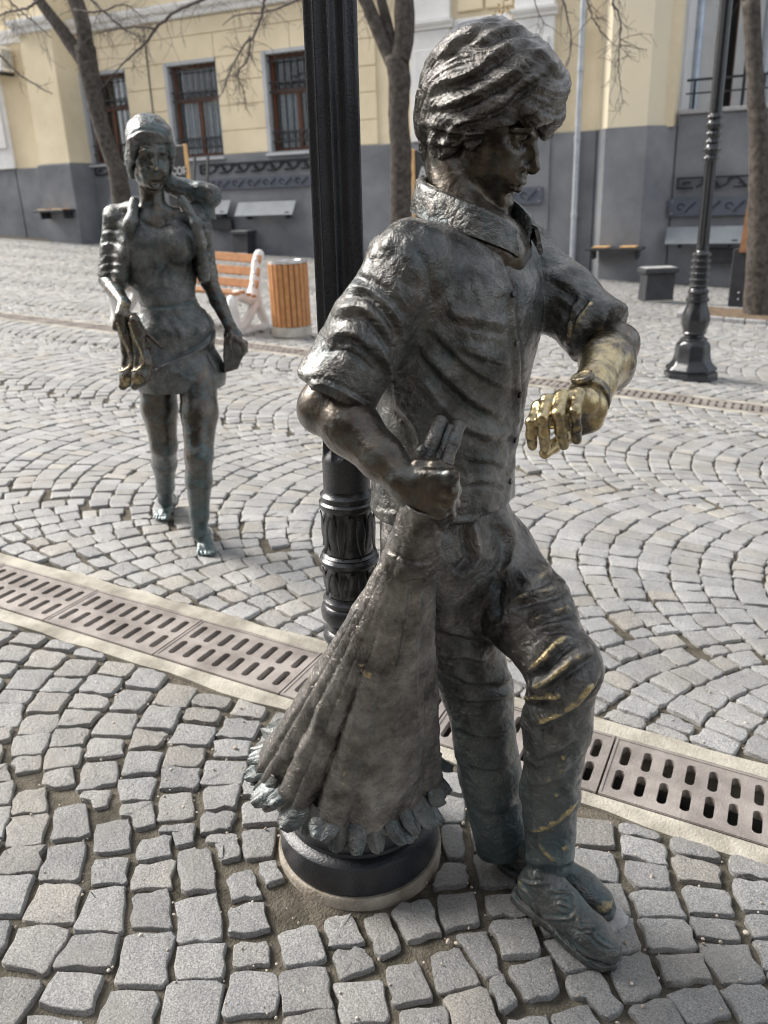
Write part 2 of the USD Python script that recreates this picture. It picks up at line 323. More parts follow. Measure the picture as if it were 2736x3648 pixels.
def seg_dist(Q, pl):
    """Signed pixel distance of the points Q to a polyline, and how far along they lie (0..1)."""
    pl = np.asarray(pl, float); pl = spline(np.c_[pl, np.zeros(len(pl))], max(4 * len(pl), 8))[:, :2] if len(pl) > 2 else pl
    best = np.full(len(Q), 1e9); sg = np.ones(len(Q)); al = np.zeros(len(Q)); L = np.r_[0, np.cumsum(np.linalg.norm(np.diff(pl, axis=0), axis=1))]
    for i in range(len(pl) - 1):
        a, d = pl[i], pl[i + 1] - pl[i]; l = np.linalg.norm(d) + 1e-9; r = Q - a; t = np.clip(r @ d / l ** 2, 0, 1)
        dd = np.linalg.norm(r - t[:, None] * d, axis=1); m = dd < best
        best[m] = dd[m]; sg[m] = np.sign(d[0] * r[m, 1] - d[1] * r[m, 0]); al[m] = (L[i] + t[m] * l) / L[-1]
    return best * sg, al
class Skin:
    """A mesh that is modelled on: folds and locks raised along lines, wear (u) and verdigris (v) laid on."""
    def __init__(s, m, wear=.0, green=.25):
        s.m = m; s.n = np.array(m.vertex_normals); s.V = np.array(m.vertices); s.u = np.full(len(s.V), float(wear)); s.v = np.full(len(s.V), float(green)); s.D = np.zeros(len(s.V))
        s.px = project(s.V); view = CAM - s.V; view /= np.linalg.norm(view, axis=1, keepdims=True); f = (s.n * view).sum(1); s.face = np.clip((f - .05) / .25, 0, 1); s.scale = np.linalg.norm(s.V - CAM, axis=1) * DS / FPX
    def ridge(s, pts, amp, w, w2=None, gold=0., groove=0.):
        """Raises a fold of amp metres and w pixels half width (w2 on its right hand side) along the pixel line."""
        lo, hi = np.min(pts, 0) - 60, np.max(pts, 0) + 60; k = np.nonzero((s.px > lo).all(1) & (s.px < hi).all(1) & (s.face > 0))[0]
        if not len(k): return s
        d, al = seg_dist(s.px[k], pts); w2 = w if w2 is None else w2; ww = np.where(d < 0, w, w2); x = np.abs(d) / ww; taper = np.clip(np.minimum(al, 1 - al) * 5, 0, 1) ** .7
        g = np.exp(-x ** 1.6) * taper * s.face[k]
        sh_ = np.minimum(w, w2) if w != w2 else w; side_ = (d < 0) if w < w2 else (d >= 0)
        if amp > 0 and w != w2: s.D[k] -= .45 * amp * np.exp(-((np.abs(d) - 1.9 * sh_) / (.9 * sh_)) ** 2) * side_ * taper * s.face[k]
        s.D[k] += amp * g - groove * np.exp(-((np.abs(d) - 1.7 * ww) / ww) ** 2) * taper * s.face[k]
        if gold:
            br = np.clip(.25 + 1.5 * meshkit.fbm(s.V[k] * 70, 3, 77), .4, 1.25)
            s.u[k] = np.maximum(s.u[k], 1.05 * gold * br * np.exp(-np.where(d < 0, np.abs(d) / 9.0, np.abs(d) / 6.0) ** 2) * taper * s.face[k])
        return s
    def noise(s, amp, sc, seed=0, octv=4, str_=None):
        Q = s.V if str_ is None else s.V @ str_
        s.D += amp * (meshkit.fbm(Q * sc, octv, seed) - .5) * 2; return s
    def crumple(s, amp, sc, seed=0, mat=None, p=1.0):
        """Creased noise: sharp crests, broad hollows."""
        Q = (s.V if mat is None else s.V @ mat) * sc; a = 1 - np.abs(meshkit.fbm(Q, 3, seed) - .5) * 4; s.D += amp * np.clip(a, -1, 1) ** 1 * p; return s
    def wear(s, c, r, amt):
        s.u = np.maximum(s.u, amt * np.exp(-((s.V - np.array(c)) ** 2).sum(1) / r ** 2)); return s
    def done(s, wear_crest=0., green_hollow=.25):
        k = s.D / (np.std(s.D) + 1e-6) if np.std(s.D) > 1e-5 else s.D
        V = s.V + s.n * s.D[:, None]; s.m.vertices = V
        s.u = np.clip(s.u + wear_crest * np.clip(k - 1.2, 0, 2), 0, 1.2); s.v = np.clip(s.v + green_hollow * np.clip(-k, 0, 1.5), 0, 1.2)
        return s.m, np.c_[s.u, s.v]
def frame(f, l, u): return np.stack([f, l, u], 1)

HEADS = {}
def head_clay(C, o, R, sc, woman=False):
    """Face and skull in the head's own axes: x forward, y to its left, z up; o is between the ears at eye height."""
    g = lambda x, y, z: o + R @ (np.array([x, y, z]) * sc)
    e = lambda c, r, k=.008, op='add', RR=None: C.ell(g(*c), np.array(r) * sc, R if RR is None else R @ RR, k, op)
    e((-.012, 0, .045), (.098, .074, .088), .02)
    e((.030, 0, -.010), (.068, .062, .085), .03)
    e((.052, 0, -.055), (.046, .048, .052), .025)
    e((.045, 0, -.086), (.042, .042, .030), .018)                     # jaw
    e((.083, 0, -.104), (.018, .021, .017), .013)                     # chin
    for s in (-1, 1):
        e((.018, s * .048, -.068), (.034, .016, .032), .018)           # jaw angle
        e((.062, s * .043, -.022), (.022, .020, .018), .016)           # cheekbone
        e((.070, s * .030, -.050), (.020, .020, .024), .018)
        e((.088, s * .033, -.001), (.0155, .019, .0115), .010, 'cut')    # eye socket
        e((.072, s * .032, -.002), (.0150, .0150, .0130), .003)         # eyeball
        e((.0745, s * .032, .0022), (.0150, .0155, .0105), .0025)
        C.chain([g(.086, s * .016, .002), g(.0905, s * .030, .0065), g(.083, s * .046, .0015)], [.0032 * sc, .0040 * sc, .0030 * sc], .003)   # upper lid
        C.chain([g(.085, s * .017, -.006), g(.088, s * .031, -.0105), g(.081, s * .045, -.005)], [.0020 * sc, .0024 * sc, .0018 * sc], .004)
        C.chain([g(.096, s * .010, .018), g(.095, s * .030, .0225), g(.078, s * .054, .014)], [.0070 * sc, .0068 * sc, .005 * sc], .009)      # brow
        e((.100, s * .0125, -.040), (.0105, .0085, .0085), .006)        # nostril wing
        e((.104, s * .0070, -.0475), (.0050, .0038, .0030), .002, 'cut')
    C.chain([g(.094, 0, .010), g(.104, 0, -.012), g(.117, 0, -.034)], [.0085 * sc, .0085 * sc, .0098 * sc], .008)   # nose
    e((.112, 0, -.0405), (.0095, .0085, .0070), .006)
    e((.090, 0, -.066), (.016, .026, .018), .012)                      # muzzle
    mw, up_, rl2 = (.0285, .0045, .80) if woman else (.0235, .0, 1.0)
    C.chain([g(.092, -mw, -.0685 + up_), g(.103, -.008, -.0645), g(.1045, 0, -.0655), g(.103, .008, -.0645), g(.092, mw, -.0685 + up_)], [.0030 * sc, .0048 * rl2 * sc, .0044 * rl2 * sc, .0048 * rl2 * sc, .0030 * sc], .004)
    C.chain([g(.092, -mw * .85, -.0735 + up_ * .6), g(.1008, 0, -.0785), g(.092, mw * .85, -.0735 + up_ * .6)], [.0030 * sc, .0058 * rl2 * sc, .0030 * sc], .004)
    C.chain([g(.094, -mw * 1.06, -.0703 + up_), g(.1065, 0, -.0715), g(.094, mw * 1.06, -.0703 + up_)], [.0014 * sc, .0019 * sc, .0014 * sc], .002, 'cut')
    if woman:
        for s in (-1, 1): e((.080, s * .036, -.055), (.014, .012, .016), .010); e((.083, s * .037, -.050), (.016, .014, .014), .012)
    e((.098, 0, -.090), (.010, .018, .006), .008, 'cut')
    for s in (-1, 1):
        e((-.008, s * .074, -.012), (.018, .008, .030), .006); e((-.004, s * .081, -.010), (.009, .006, .017), .004, 'cut')
    return g
def hand_finger(C, pts, r0, r1, k=.005):
    pts = np.array(pts); rs = np.linspace(r0, r1, len(pts)); C.chain(pts, rs, k)
    for p, r in zip(pts[1:-1], rs[1:-1]): C.ell(p, (r * 1.04,) * 3, None, .003)
# ================================================================ ground, cobbles, drainage channels
rng = np.random.default_rng(7)
CH = {'near': (1.865, 2.150, -4.305, .5), 'far': (6.80, 7.075, -12.45, .511)}    # y0, y1, first joint, panel pitch
EDGE = .068
gp = Polygon([(-60, -30), (60, -30), (60, 60), (-60, 60)])
for y0, y1, *_ in CH.values(): gp = gp.difference(sbox(-40, y0 - .05, 30, y1 + .05))
gv, gf = trimesh.creation.triangulate_polygon(gp, engine='earcut')
gv = np.c_[gv, gz(gv[:, 0], gv[:, 1]) - .0135]
ground = obj('ground', (gv, gf), 'mortar', smooth=False); tag(ground, kind='structure')

BASE_C = np.array([-.79, 1.416]); BASE_R = .200   # centre of the lamp's round foot

BW, AR, AP = 1.64, 1.16, .130
def seam(k, x):                                    # the wavy line where two bands of arcs interlock
    return 2.0 + BW * (k + .5) + .030 * (np.abs(((x / AP + .37 * k) % 2) - 1) * 2 - 1)
def paving():
    stones = []
    phm = math.asin(BW / 2 / AR) * 1.12
    for k in range(-2, 10):
        yc = 2.0 + BW * k; sgn = -1.0 if k == -1 else 1.0
        x0, x1 = (-11, 4.6) if yc < 7.5 else (-22, 7)
        for i in range(int(x0 / AP), int(x1 / AP)):
            n = rng.integers(18, 22); wd = rng.uniform(.75, 1.25, n); ph = np.r_[0, np.cumsum(wd)]; ph = -phm + 2 * phm * ph / ph[-1]
            xo = i * AP + (.05 * k)
            def pt(a, row):
                a2 = a - sgn * row * AP * np.sin(a) / AR
                return np.stack([xo + row * AP + sgn * AR * (1 - np.cos(a2)), yc + AR * np.sin(a2)], -1)
            A, Bq = pt(ph, 0), pt(ph, 1)
            for j in range(n):
                stones.append((k, np.array([A[j], Bq[j], Bq[j + 1], A[j + 1]])))
    return stones
Q = paving(); KB = np.array([k for k, q in Q]); Q = np.array([q for k, q in Q])
cen = Q.mean(1)
fwd_d = cen @ F2[:2]; rt_d = cen @ R2[:2]
keep = (fwd_d > .55) & (np.abs(rt_d) < .80 * fwd_d + 1.0) & (cen[:, 1] < 17.0)
keep &= ~((cen[:, 0] < -15.9) & (cen[:, 1] > 16.3))
PIT = [(-.35, 12.7, .95)]
for px_, py_, w_ in PIT: keep &= ~((np.abs(cen[:, 0] - px_) < w_) & (np.abs(cen[:, 1] - py_) < .62))
Q, KB = Q[keep], KB[keep]
from shapely import union_all
BAN = union_all([sbox(-40, y0 - EDGE - .004, 30, y1 + EDGE + .004) for y0, y1, *_ in CH.values()] + [Point(*BASE_C).buffer(BASE_R + .010, 24)])
banb = [(y0 - EDGE - .2, y1 + EDGE + .2) for y0, y1, *_ in CH.values()]
laid = {}
def near_seam(c, k):
    o = c[1] - 2.0 - BW * k
    return (k if o > BW / 2 - .17 else k - 1) if abs(o) > BW / 2 - .17 else None
def tidy(P, least):
    if P.is_empty: return None
    P = P.buffer(-.011, 2).buffer(.0105, 2)
    if P.geom_type == 'MultiPolygon': P = max(P.geoms, key=lambda g: g.area)
    if P.is_empty or P.area < least or P.area / P.length ** 2 < .042: return None
    return P.simplify(.005)
def shrunk(q, k):
    c = q.mean(0); s_ = 2 * math.sqrt(max(Polygon(q).area, 1e-5)); jt = (.0112 if c[1] < 1.8 else .0085) * rng.uniform(.7, 1.3)
    q = c + (q - c) * max(1 - jt / (s_ / 2), .5) + rng.normal(0, .0042, q.shape); cut = False
    P = Polygon(q)
    if not P.is_valid: return None
    sk = near_seam(c, k)
    if sk is not None:
        if sk == k:                               # upper rim of its band: laid whole if its middle is inside
            if c[1] > seam(k, c[0]): return None
            laid.setdefault(sk, {}).setdefault(int(c[0] / .2), []).append(P)
        else:                                     # lower rim: trimmed to what the band before it leaves free
            for b in range(int(c[0] / .2) - 2, int(c[0] / .2) + 3):
                for o in laid.get(sk, {}).get(b, []):
                    if o.distance(P) < .012: P = P.difference(o.buffer(.010, 2)); cut = True
    if any(a < c[1] < b for a, b in banb) or np.hypot(*(c - BASE_C)) < BASE_R + .2:
        P = P.difference(BAN); cut = True
    if cut:
        P = tidy(P, .0030)
        if P is None: return None
        q = np.array(P.exterior.coords)[:-1]
        if len(q) < 3: return None
    return q
ordr = np.argsort(KB, kind='stable'); Q, KB = Q[ordr], KB[ordr]
Q = [k for k in (shrunk(q, k) for q, k in zip(Q, KB)) if k is not None]
def stone_mesh(q, near):
    if (q[1][0] - q[0][0]) * (q[2][1] - q[1][1]) - (q[1][1] - q[0][1]) * (q[2][0] - q[1][0]) < 0: q = q[::-1]
    ring = []; m_ = len(q)
    for a in range(m_):
        P0, P1 = q[a], q[(a + 1) % m_]
        l_ = np.linalg.norm(P1 - P0)
        for t in (((.07, .36, .65, .93) if l_ > .05 else (.15, .85) if l_ > .02 else (.5,)) if near else ((.10, .90) if l_ > .03 else (.5,))): ring.append(P0 + (P1 - P0) * t + rng.normal(0, min(.0028, l_ * .06), 2))
    ring = np.array(ring); n = len(ring); c = ring.mean(0)
    tx, ty = rng.normal(0, .018, 2); dz = rng.normal(0, .0020)
    def H(P): return gz(P[:, 0], P[:, 1]) + dz + (P[:, 0] - c[0]) * tx + (P[:, 1] - c[1]) * ty
    rough = .0013 if near else .0010
    top = np.c_[ring, H(ring) - .0034 + rng.normal(0, .0014, n)]
    r2 = c + (ring - c) * .925; top2 = np.c_[r2, H(r2) + rng.normal(0, rough * .7, n)]
    bot = np.c_[c + (ring - c) * 1.03, H(ring) - .045]
    ctr = np.array([[*c, float(H(c[None])[0]) + rng.normal(0, rough)]])
    i = np.arange(n); j = (i + 1) % n
    def quad(a, b): return [np.stack([a + i, a + j, b + j], 1), np.stack([a + i, b + j, b + i], 1)]
    if near:
        r3 = c + (ring - c) * .48; top3 = np.c_[r3, H(r3) + rng.normal(0, rough, n)]
        V = np.vstack([bot, top, top2, top3, ctr]); Fc = quad(0, n) + quad(n, 2 * n) + quad(2 * n, 3 * n) + [np.stack([3 * n + i, 3 * n + j, np.full(n, 4 * n)], 1)]
    else:
        V = np.vstack([bot, top, top2]); Fc = quad(0, n) + quad(n, 2 * n) + [np.stack([np.full(n - 2, 2 * n), 2 * n + i[1:-1], 2 * n + j[1:-1]], 1)]
    return V, np.vstack(Fc)
cen = np.array([q.mean(0) for q in Q])
pavement = thing('pavement', None, None, kind='structure')
P3 = np.c_[cen, gz(cen[:, 0], cen[:, 1])]; pp = project(P3)
infr = (pp[:, 0] > -40) & (pp[:, 0] < 1700) & (pp[:, 1] < 2300)
dist = np.linalg.norm(P3 - CAM, axis=1)
order = np.argsort(np.where(infr, dist, dist + 100)); first = set(order[:300].tolist())
vs, fs, us, off = [], [], [], 0
for k in range(len(Q)):
    V, F_ = stone_mesh(Q[k], dist[k] < 4.2)
    u = rng.uniform(0, 1, (1, 2))
    if cen[k, 1] < 1.8: u[0, 0] = u[0, 0] * .8 - .58      # nearest stones painted darker, standing in for the missing grazing glare
    u = np.repeat(u, len(V), 0)
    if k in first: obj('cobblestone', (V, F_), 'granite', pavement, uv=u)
    else:
        vs.append(V); fs.append(F_ + off); us.append(u); off += len(V)
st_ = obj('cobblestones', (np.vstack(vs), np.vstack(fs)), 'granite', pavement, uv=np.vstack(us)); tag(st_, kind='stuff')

# --- channels
def edging():
    ms = []
    for y0, y1, *_ in CH.values():
        for ya, yb in ((y0 - EDGE, y0 - .004), (y1 + .004, y1 + EDGE)):
            n = 200; xs = np.linspace(-16, 6, n + 1); outer = ya if yb < y0 else yb
            wob = (meshkit.noise(np.c_[xs * 7, np.full(n + 1, ya * 5), np.zeros(n + 1)]) - .5) * .034
            A_ = np.full(n + 1, ya) + (wob if outer == ya else 0); B_ = np.full(n + 1, yb) + (wob if outer == yb else 0)
            hz = (meshkit.noise(np.c_[xs * 5, np.full(n + 1, ya), np.ones(n + 1)]) - .5) * .006
            rows = [np.c_[xs, A_, gz(xs, A_) - .16], np.c_[xs, A_, gz(xs, A_) - .004 + hz], np.c_[xs, (A_ + B_) / 2, gz(xs, (A_ + B_) / 2) + .001 + hz], np.c_[xs, B_, gz(xs, B_) - .001], np.c_[xs, B_, gz(xs, B_) - .16]]
            V = np.vstack(rows); m = n + 1; f = []
            i = np.arange(n)
            for r_ in range(4): a, b = r_ * m, (r_ + 1) * m; f += [np.stack([a + i, a + i + 1, b + i + 1], 1), np.stack([a + i, b + i + 1, b + i], 1)]
            ms.append(trimesh.Trimesh(V, np.vstack(f), process=False))
    return join(ms)
e_ = obj('channel_edging', edging(), 'edging', smooth=50); tag(e_, kind='structure')
tr_ = []
for y0, y1, *_ in CH.values():
    b = box(-16, 6, y0 - .004, y1 + .004, -.17, -.15); b.vertices[:, 2] += gz(b.vertices[:, 0], b.vertices[:, 1]); tr_.append(b)
e_ = obj('channel_trough', tr_, 'trough', smooth=False); tag(e_, kind='structure')
def grate_mesh(L, W):
    P = sbox(.003, .002, L - .003, W - .002)
    pit = L * .119
    for row in (.30, .705):
        for k in range(8):
            x = L / 2 + (k - 3.5) * pit; h = W * .115
            a = Point(x, W * row - h).buffer(.0128, 5); c = Point(x, W * row + h).buffer(.0128, 5)
            P = P.difference(a.union(c).convex_hull)
    plate = extrude(P, .022)
    lip = join([box(.003, L - .003, .004, .013, .0215, .0245), box(.003, L - .003, W - .013, W - .004, .0215, .0245), box(.003, .010, .014, W - .014, .0215, .0245), box(L - .010, L - .003, .014, W - .014, .0215, .0245)])
    return plate, lip
GN = ['cut by the left edge of the photo', 'second from the left, before the barefoot woman', 'third from the left, ending at the lamp foot', 'half hidden by the bouquet', 'glimpsed between the man\'s legs', 'beside the man\'s bent knee', 'cut by the right edge of the photo']
for key, (y0, y1, xs, L) in CH.items():
    W = y1 - y0; plate, lip = grate_mesh(L, W); root = None; idx = 0
    for k in range(45):
        x = xs + k * L; pl = project([[x + L / 2, (y0 + y1) / 2, gz(x + L / 2, y0)]])[0]
        if pl[0] < -150 or pl[0] > 1800: continue
        loc = (x, y0, gz(x, y0) - .0235)
        lab = ('rusty slotted drain grate, ' + GN[min(idx, 6)]) if key == 'near' else 'slotted iron drain grate in the far channel by the bench and second lamp post'
        grp = 'grates of the near drainage channel' if key == 'near' else 'grates of the far drainage channel'
        idx += 1
        if root is None:
            root = thing('drain_grate', lab, 'drain grate', loc, 0, grp)
            for nm, m_ in (('plate', plate), ('rim', lip)):
                m_ = m_.copy(); m_.vertices[:, 2] += GX * m_.vertices[:, 0] + GY * m_.vertices[:, 1]
                obj(nm, m_, 'grate_iron', root, smooth=20)
        else: copy_of(root, 'drain_grate', loc, 0, lab, 'drain grate', grp)
# --- loose pebbles and leaves in the joints
ms = []
for k in range(900):
    x, y = rng.uniform(-1.8, .7), rng.uniform(.7, 2.7)
    if CH['near'][0] - EDGE < y < CH['near'][1] + EDGE: y -= .55
    s = rng.uniform(.0015, .0042) * (1.6 if rng.random() < .08 else 1)
    b = trimesh.creation.icosphere(1, s); b.vertices *= rng.uniform(.6, 1.2, 3); b.apply_translation([x, y, gz(x, y) - .008 + s * .4 + rng.uniform(0, .009)]); ms.append(b)
pb = obj('pebbles', ms, 'pebble'); tag(pb, 'tiny pebbles and grit lying in the joints between cobbles', 'pebbles', kind='stuff')
# ================================================================ the long yellow building
YW = 17.2
bld = thing('yellow_building', 'long yellow stucco building with grey plinth, barred windows and pale cornice', 'building')
def bpart(name, m_, mat_, parent=bld, **k): return obj(name, m_, mat_, parent, **k)
ZP = 2.55                                          # plinth top
WIN = [(-16.10, -14.75), (-13.50, -12.15), (-10.85, -9.50)]
# walls: plan outline of the front from left to right
bpart('wall', [box(-26, -18.75, YW + .05, YW + .5, -1, 9.5), box(-18.75, -16.15, YW, YW + .5, ZP - .02, 9.5)] +
      [box(a, b, YW + .03, YW + .5, ZP - .02, 9.5) for a, b in ((-16.15, WIN[0][0]), (WIN[0][1], WIN[1][0]), (WIN[1][1], WIN[2][0]), (WIN[2][1], -2.27))] +
      [box(a, b, YW + .03, YW + .5, 4.50, 9.5) for a, b in WIN] + [box(a, b, YW + .03, YW + .5, 2.2, 2.50) for a, b in WIN], 'yellow', smooth=False)
# grey plinth, stepping with the wall
bpart('plinth', [box(-18.75, -16.15, YW - .04, YW + .4, -1, ZP, .015), box(-16.15, -4.5, YW - .06, YW + .4, -1.5, ZP, .015), box(-4.5, -3.63, YW - .04, YW + .4, -1.5, ZP - .003, .012)], 'plinth_grey')
bpart('left_plinth', [box(-26, -18.80, YW - .02, YW + .4, -1, ZP, .015)], 'plinth_grey')
# projecting block at the left
bpart('pilaster_block', box(-17.15, -16.15, 16.47, YW + .02, ZP, 9.4, .02), 'yellow')
bpart('block_plinth', box(-17.20, -16.12, 16.42, YW - .02, -1, ZP + .005, .02), 'plinth_grey')
bpart('door_surround', [box(-19.9, -18.72, YW - .08, YW + .06, ZP + .002, 5.0, .02), box(-19.75, -18.85, YW - .12, YW - .078, ZP + .5, 4.85, .01)], 'white_stucco')
# the canted bay before the gutter pipe
bay = Polygon([(-3.66, YW + .1), (-3.40, 16.95), (-2.69, 16.95), (-2.25, 17.42), (-2.25, 17.6), (-3.66, 17.6)])
b1 = extrude(bay, 9.4 - ZP - .004); b1.apply_translation([0, 0, ZP + .004]); bpart('canted_bay', b1, 'yellow_dusty', smooth=False)
b2 = extrude(bay.buffer(.035, join_style=2), ZP + 1.5); b2.apply_translation([0, 0, -1.5]); bpart('bay_plinth', b2, 'plinth_grey', smooth=False)
# rusticated blocks: grooves between rows as in the photo
rows = [2.555, 3.046, 3.563, 4.046, 4.54, 5.03, 5.36]
def blocks(x0, x1, joints, r0, r1):
    for k in range(r0, r1):
        xs = [x0] + [j for j in joints(k) if x0 + .08 < j < x1 - .08] + [x1]
        for a, b in zip(xs[:-1], xs[1:]):
            bpart('stucco_block', box(a + .007, b - .007, YW, YW + .06, rows[k] + .007, rows[k + 1] - .007, .006), 'yellow')
blocks(-14.74, -13.52, lambda k: [-14.05], 0, 4); blocks(-12.14, -10.87, lambda k: [], 0, 4); blocks(-9.49, -8.2, lambda k: [-8.9] if k % 2 else [], 0, 4)
blocks(-16.14, -8.2, lambda k: ([-14.05, -12.16, -10.2] if k == 4 else [-15.1, -13.2, -11.4, -9.3]), 4, 6)
# cornice, a run of moulding stepping out round the block
prof = [(0, 0), (.06, .02), (.10, .09), (.10, .12), (.17, .15), (.22, .22), (.22, .27), (0, .30)]
def moulding(x0, x1, y, z, s=1.0):
    P = Polygon([(-a * s, b * s) for a, b in prof]); m_ = extrude(P, x1 - x0)
    V = m_.vertices; m_.vertices = np.c_[x0 + V[:, 2], y + V[:, 0], z + V[:, 1]]; m_.invert(); return m_
bpart('cornice', [moulding(-26, -17.17, YW, 5.38), moulding(-16.13, -7.4, YW, 5.38)], 'white_stucco', smooth=25)
bpart('block_cornice', moulding(-17.25, -16.05, 16.47, 5.38), 'white_stucco', smooth=25)
# white pilasters with a capital moulding, yellow panels between
for a, b in ((-7.40, -6.55), (-5.25, -4.50)):
    p_ = bpart('white_pilaster', [box(a, b, YW - .09, YW + .05, ZP, 4.52, .012), box(a + .1, b - .1, YW - .115, YW - .088, 2.75, 4.2, .008)], 'white_stucco')
    obj('capital', [moulding(a - .06, b + .06, YW - .07, 4.53, .55), box(a, b, YW - .09, YW + .05, 4.70, 9.3, .012)], 'white_stucco', p_)
bpart('panel_frame', [box(-6.5, -5.3, YW - .05, YW + .028, 4.52, 4.66, .01)], 'white_stucco')
for a, b in ((-6.42, -5.90), (-5.84, -5.32)): bpart('stucco_panel', box(a, b, YW - .03, YW + .028, 4.78, 6.3, .02), 'yellow')
# windows: reveal, brown frame, panes, iron grille
for wi, (a, b) in enumerate(WIN):
    z0, z1 = 2.53, 4.49; yf = YW + .20
    w_ = bpart('window', [box(a, a + .09, yf, yf + .06, z0, z1), box(b - .09, b, yf, yf + .06, z0, z1), box(a + .09, b - .09, yf, yf + .06, z1 - .08, z1), box(a + .09, b - .09, yf, yf + .06, z0, z0 + .09),
         box(a + .09, b - .09, yf - .003, yf + .063, z0 + 1.18, z0 + 1.28), box((a + b) / 2 - .05, (a + b) / 2 + .05, yf - .006, yf + .06, z0 + .09, z0 + 1.18)], 'brown_wood', smooth=False)
    obj('reveal', [box(a - .08, a + .012, YW - .02, YW + .27, z0, z1 + .06), box(b - .012, b + .05, YW + .03, YW + .27, z0, z1 + .06), box(a + .012, b - .012, YW - .01, YW + .27, z1 - .012, z1 + .06)], 'reveal_grey', w_, smooth=False)
    obj('sill', box(a - .08, b + .08, YW - .13, YW + .22, z0 - .07, z0 - .012, .008), 'reveal_grey', w_)
    for pa, pb_, za, zb in ((a + .10, (a + b) / 2 - .06, z0 + .10, z0 + 1.17), ((a + b) / 2 + .06, b - .10, z0 + .10, z0 + 1.17), (a + .10, b - .10, z0 + 1.29, z1 - .09)):
        obj('pane', box(pa, pb_, yf + .028, yf + .034, za, zb), 'pane', w_, smooth=False)
    cm = []
    for pa, pb_ in ((a + .1, (a + b) / 2 - .06), ((a + b) / 2 + .06, b - .1)):
        n = 40; xs = np.linspace(pa - .03, pb_ + .03, n); ys = yf + .13 + .018 * np.sin(xs * 62 + wi)
        V = np.vstack([np.c_[xs, ys, np.full(n, z0 + .05)], np.c_[xs, ys, np.full(n, z0 + 1.22)]]); i = np.arange(n - 1)
        cm.append(trimesh.Trimesh(V, np.vstack([np.stack([i, i + 1, i + 1 + n], 1), np.stack([i, i + 1 + n, i + n], 1)]), process=False))
    if wi != 0: obj('curtain', cm, 'curtain', w_, smooth=True)
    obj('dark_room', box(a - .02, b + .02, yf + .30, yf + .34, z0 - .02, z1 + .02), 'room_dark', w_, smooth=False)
    g = []; yg = YW + .06
    for k in range(8):
        x = a + .08 + (b - a - .16) * k / 7; g.append(box(x - .009, x + .009, yg, yg + .018, z0 + .01, z1 - .02))
    for z in (z0 + .22, z0 + .42, z0 + 1.22, z0 + 1.40, z1 - .14): g.append(box(a + .02, b - .02, yg - .004, yg + .022, z - .012, z + .012))
    for k in range(7):
        x = a + .08 + (b - a - .16) * (k + .5) / 7
        for z in (z0 + .32, z0 + 1.31):
            th = np.linspace(0, 2 * np.pi, 11); g.append(tube(np.c_[x + .055 * np.cos(th), np.full(11, yg + .009), z + .07 * np.sin(th)], .008, 4))
    obj('grille', g, 'dark_iron', w_, smooth=False)
# a thin cable down the wall
bpart('cable', tube([(-14.0, YW - .02, 5.3), (-14.02, YW - .015, 4.3), (-14.04, YW - .015, ZP)], .012, 5), 'dark_iron')

# --- gutter pipe, air conditioner
gp_ = thing('downpipe', 'pale zinc rain downpipe on the yellow wall beside the man\'s head', 'downpipe', (-3.97, YW - .11, 0))
obj('pipe', [tube([(0, 0, .22), (0, 0, 9)], .058, 14)], 'zinc', gp_)
for z in (1.05, 2.42, 3.6, 5.2): obj('collar', lathe([(.059, z - .05), (.068, z - .045), (.068, z + .045), (.059, z + .05)], 14), 'zinc', gp_)
obj('outlet', tube([(0, 0, .22), (0, -.02, .08), (0, -.12, -.02)], [.058, .062, .066], 14), 'zinc', gp_)
ac = thing('air_conditioner', 'white outdoor air conditioner hung on the yellow wall at the left edge', 'air conditioner', (-18.75, 16.85, 4.75))
obj('case', box(-.75, .62, -.1, .28, .0, .55, .02), 'off_white', ac)
obj('fan_grille', [xf(lathe([(.20, 0), (.22, .01), (.18, .02), (.05, .025)], 24), rotx(math.pi / 2), (-.25, -.10, .28))], 'dark_iron', ac)
[obj('bracket', box(a, a + .05, -.1, .34, -.08, -.003), 'dark_iron', ac) for a in (-.6, .45)]
obj('side_panel', box(.622, .632, -.05, .24, .06, .48), 'zinc', ac)

# --- carved ornament bands, slate panels and folding stall flaps on the plinth
def ornament_band(L, h):
    """A pierced band: a fret hook, then running scrolls between two rails."""
    m_ = [box(0, L, 0, .03, h - .035, h), box(0, .30, 0, .03, 0, .035), box(0, .035, 0, .03, .035, h - .035), box(.10, .14, 0, .03, .07, h - .08), box(.14, .24, 0, .03, h - .11, h - .08)]
    x = .34; k = 0
    while x < L - .25:
        t = np.linspace(0, 1, 12); up_ = k % 2 == 0
        zc = h * (.15 + .7 * t) if up_ else h * (.85 - .7 * t)
        m_.append(tube(np.c_[x + .22 * t + .03 * np.sin(t * 6), np.full(12, .015), zc], .021, 6))
        th = np.linspace(0, 4.6, 14); rr = .055 - .008 * th
        m_.append(tube(np.c_[x + .13 + rr * np.cos(th + (0 if up_ else 3)), np.full(14, .015), h * (.30 if not up_ else .62) + rr * np.sin(th)], .014, 6))
        if not up_: m_.append(box(x - .02, x + .22, 0, .03, 0, .03))
        x += .22; k += 1
    return join(m_)
for x0, x1, z, yb, lab in ((-16.0, -14.2, 2.36 - .1, YW - .10, 'dark scrolled ornament band on the grey plinth behind the left tree'), (-12.80, -8.9, 2.16, YW - .10, 'long dark scrolled ornament band on the grey plinth between woman and post'), (-2.13, 3.2, 1.45, 17.28, 'dark scrolled ornament band on the grey terrace wall at right')):
    t = thing('ornament_band', lab, 'wall ornament', (x0, yb, z)); obj('scrollwork', ornament_band(x1 - x0, .21), 'ornament', t)
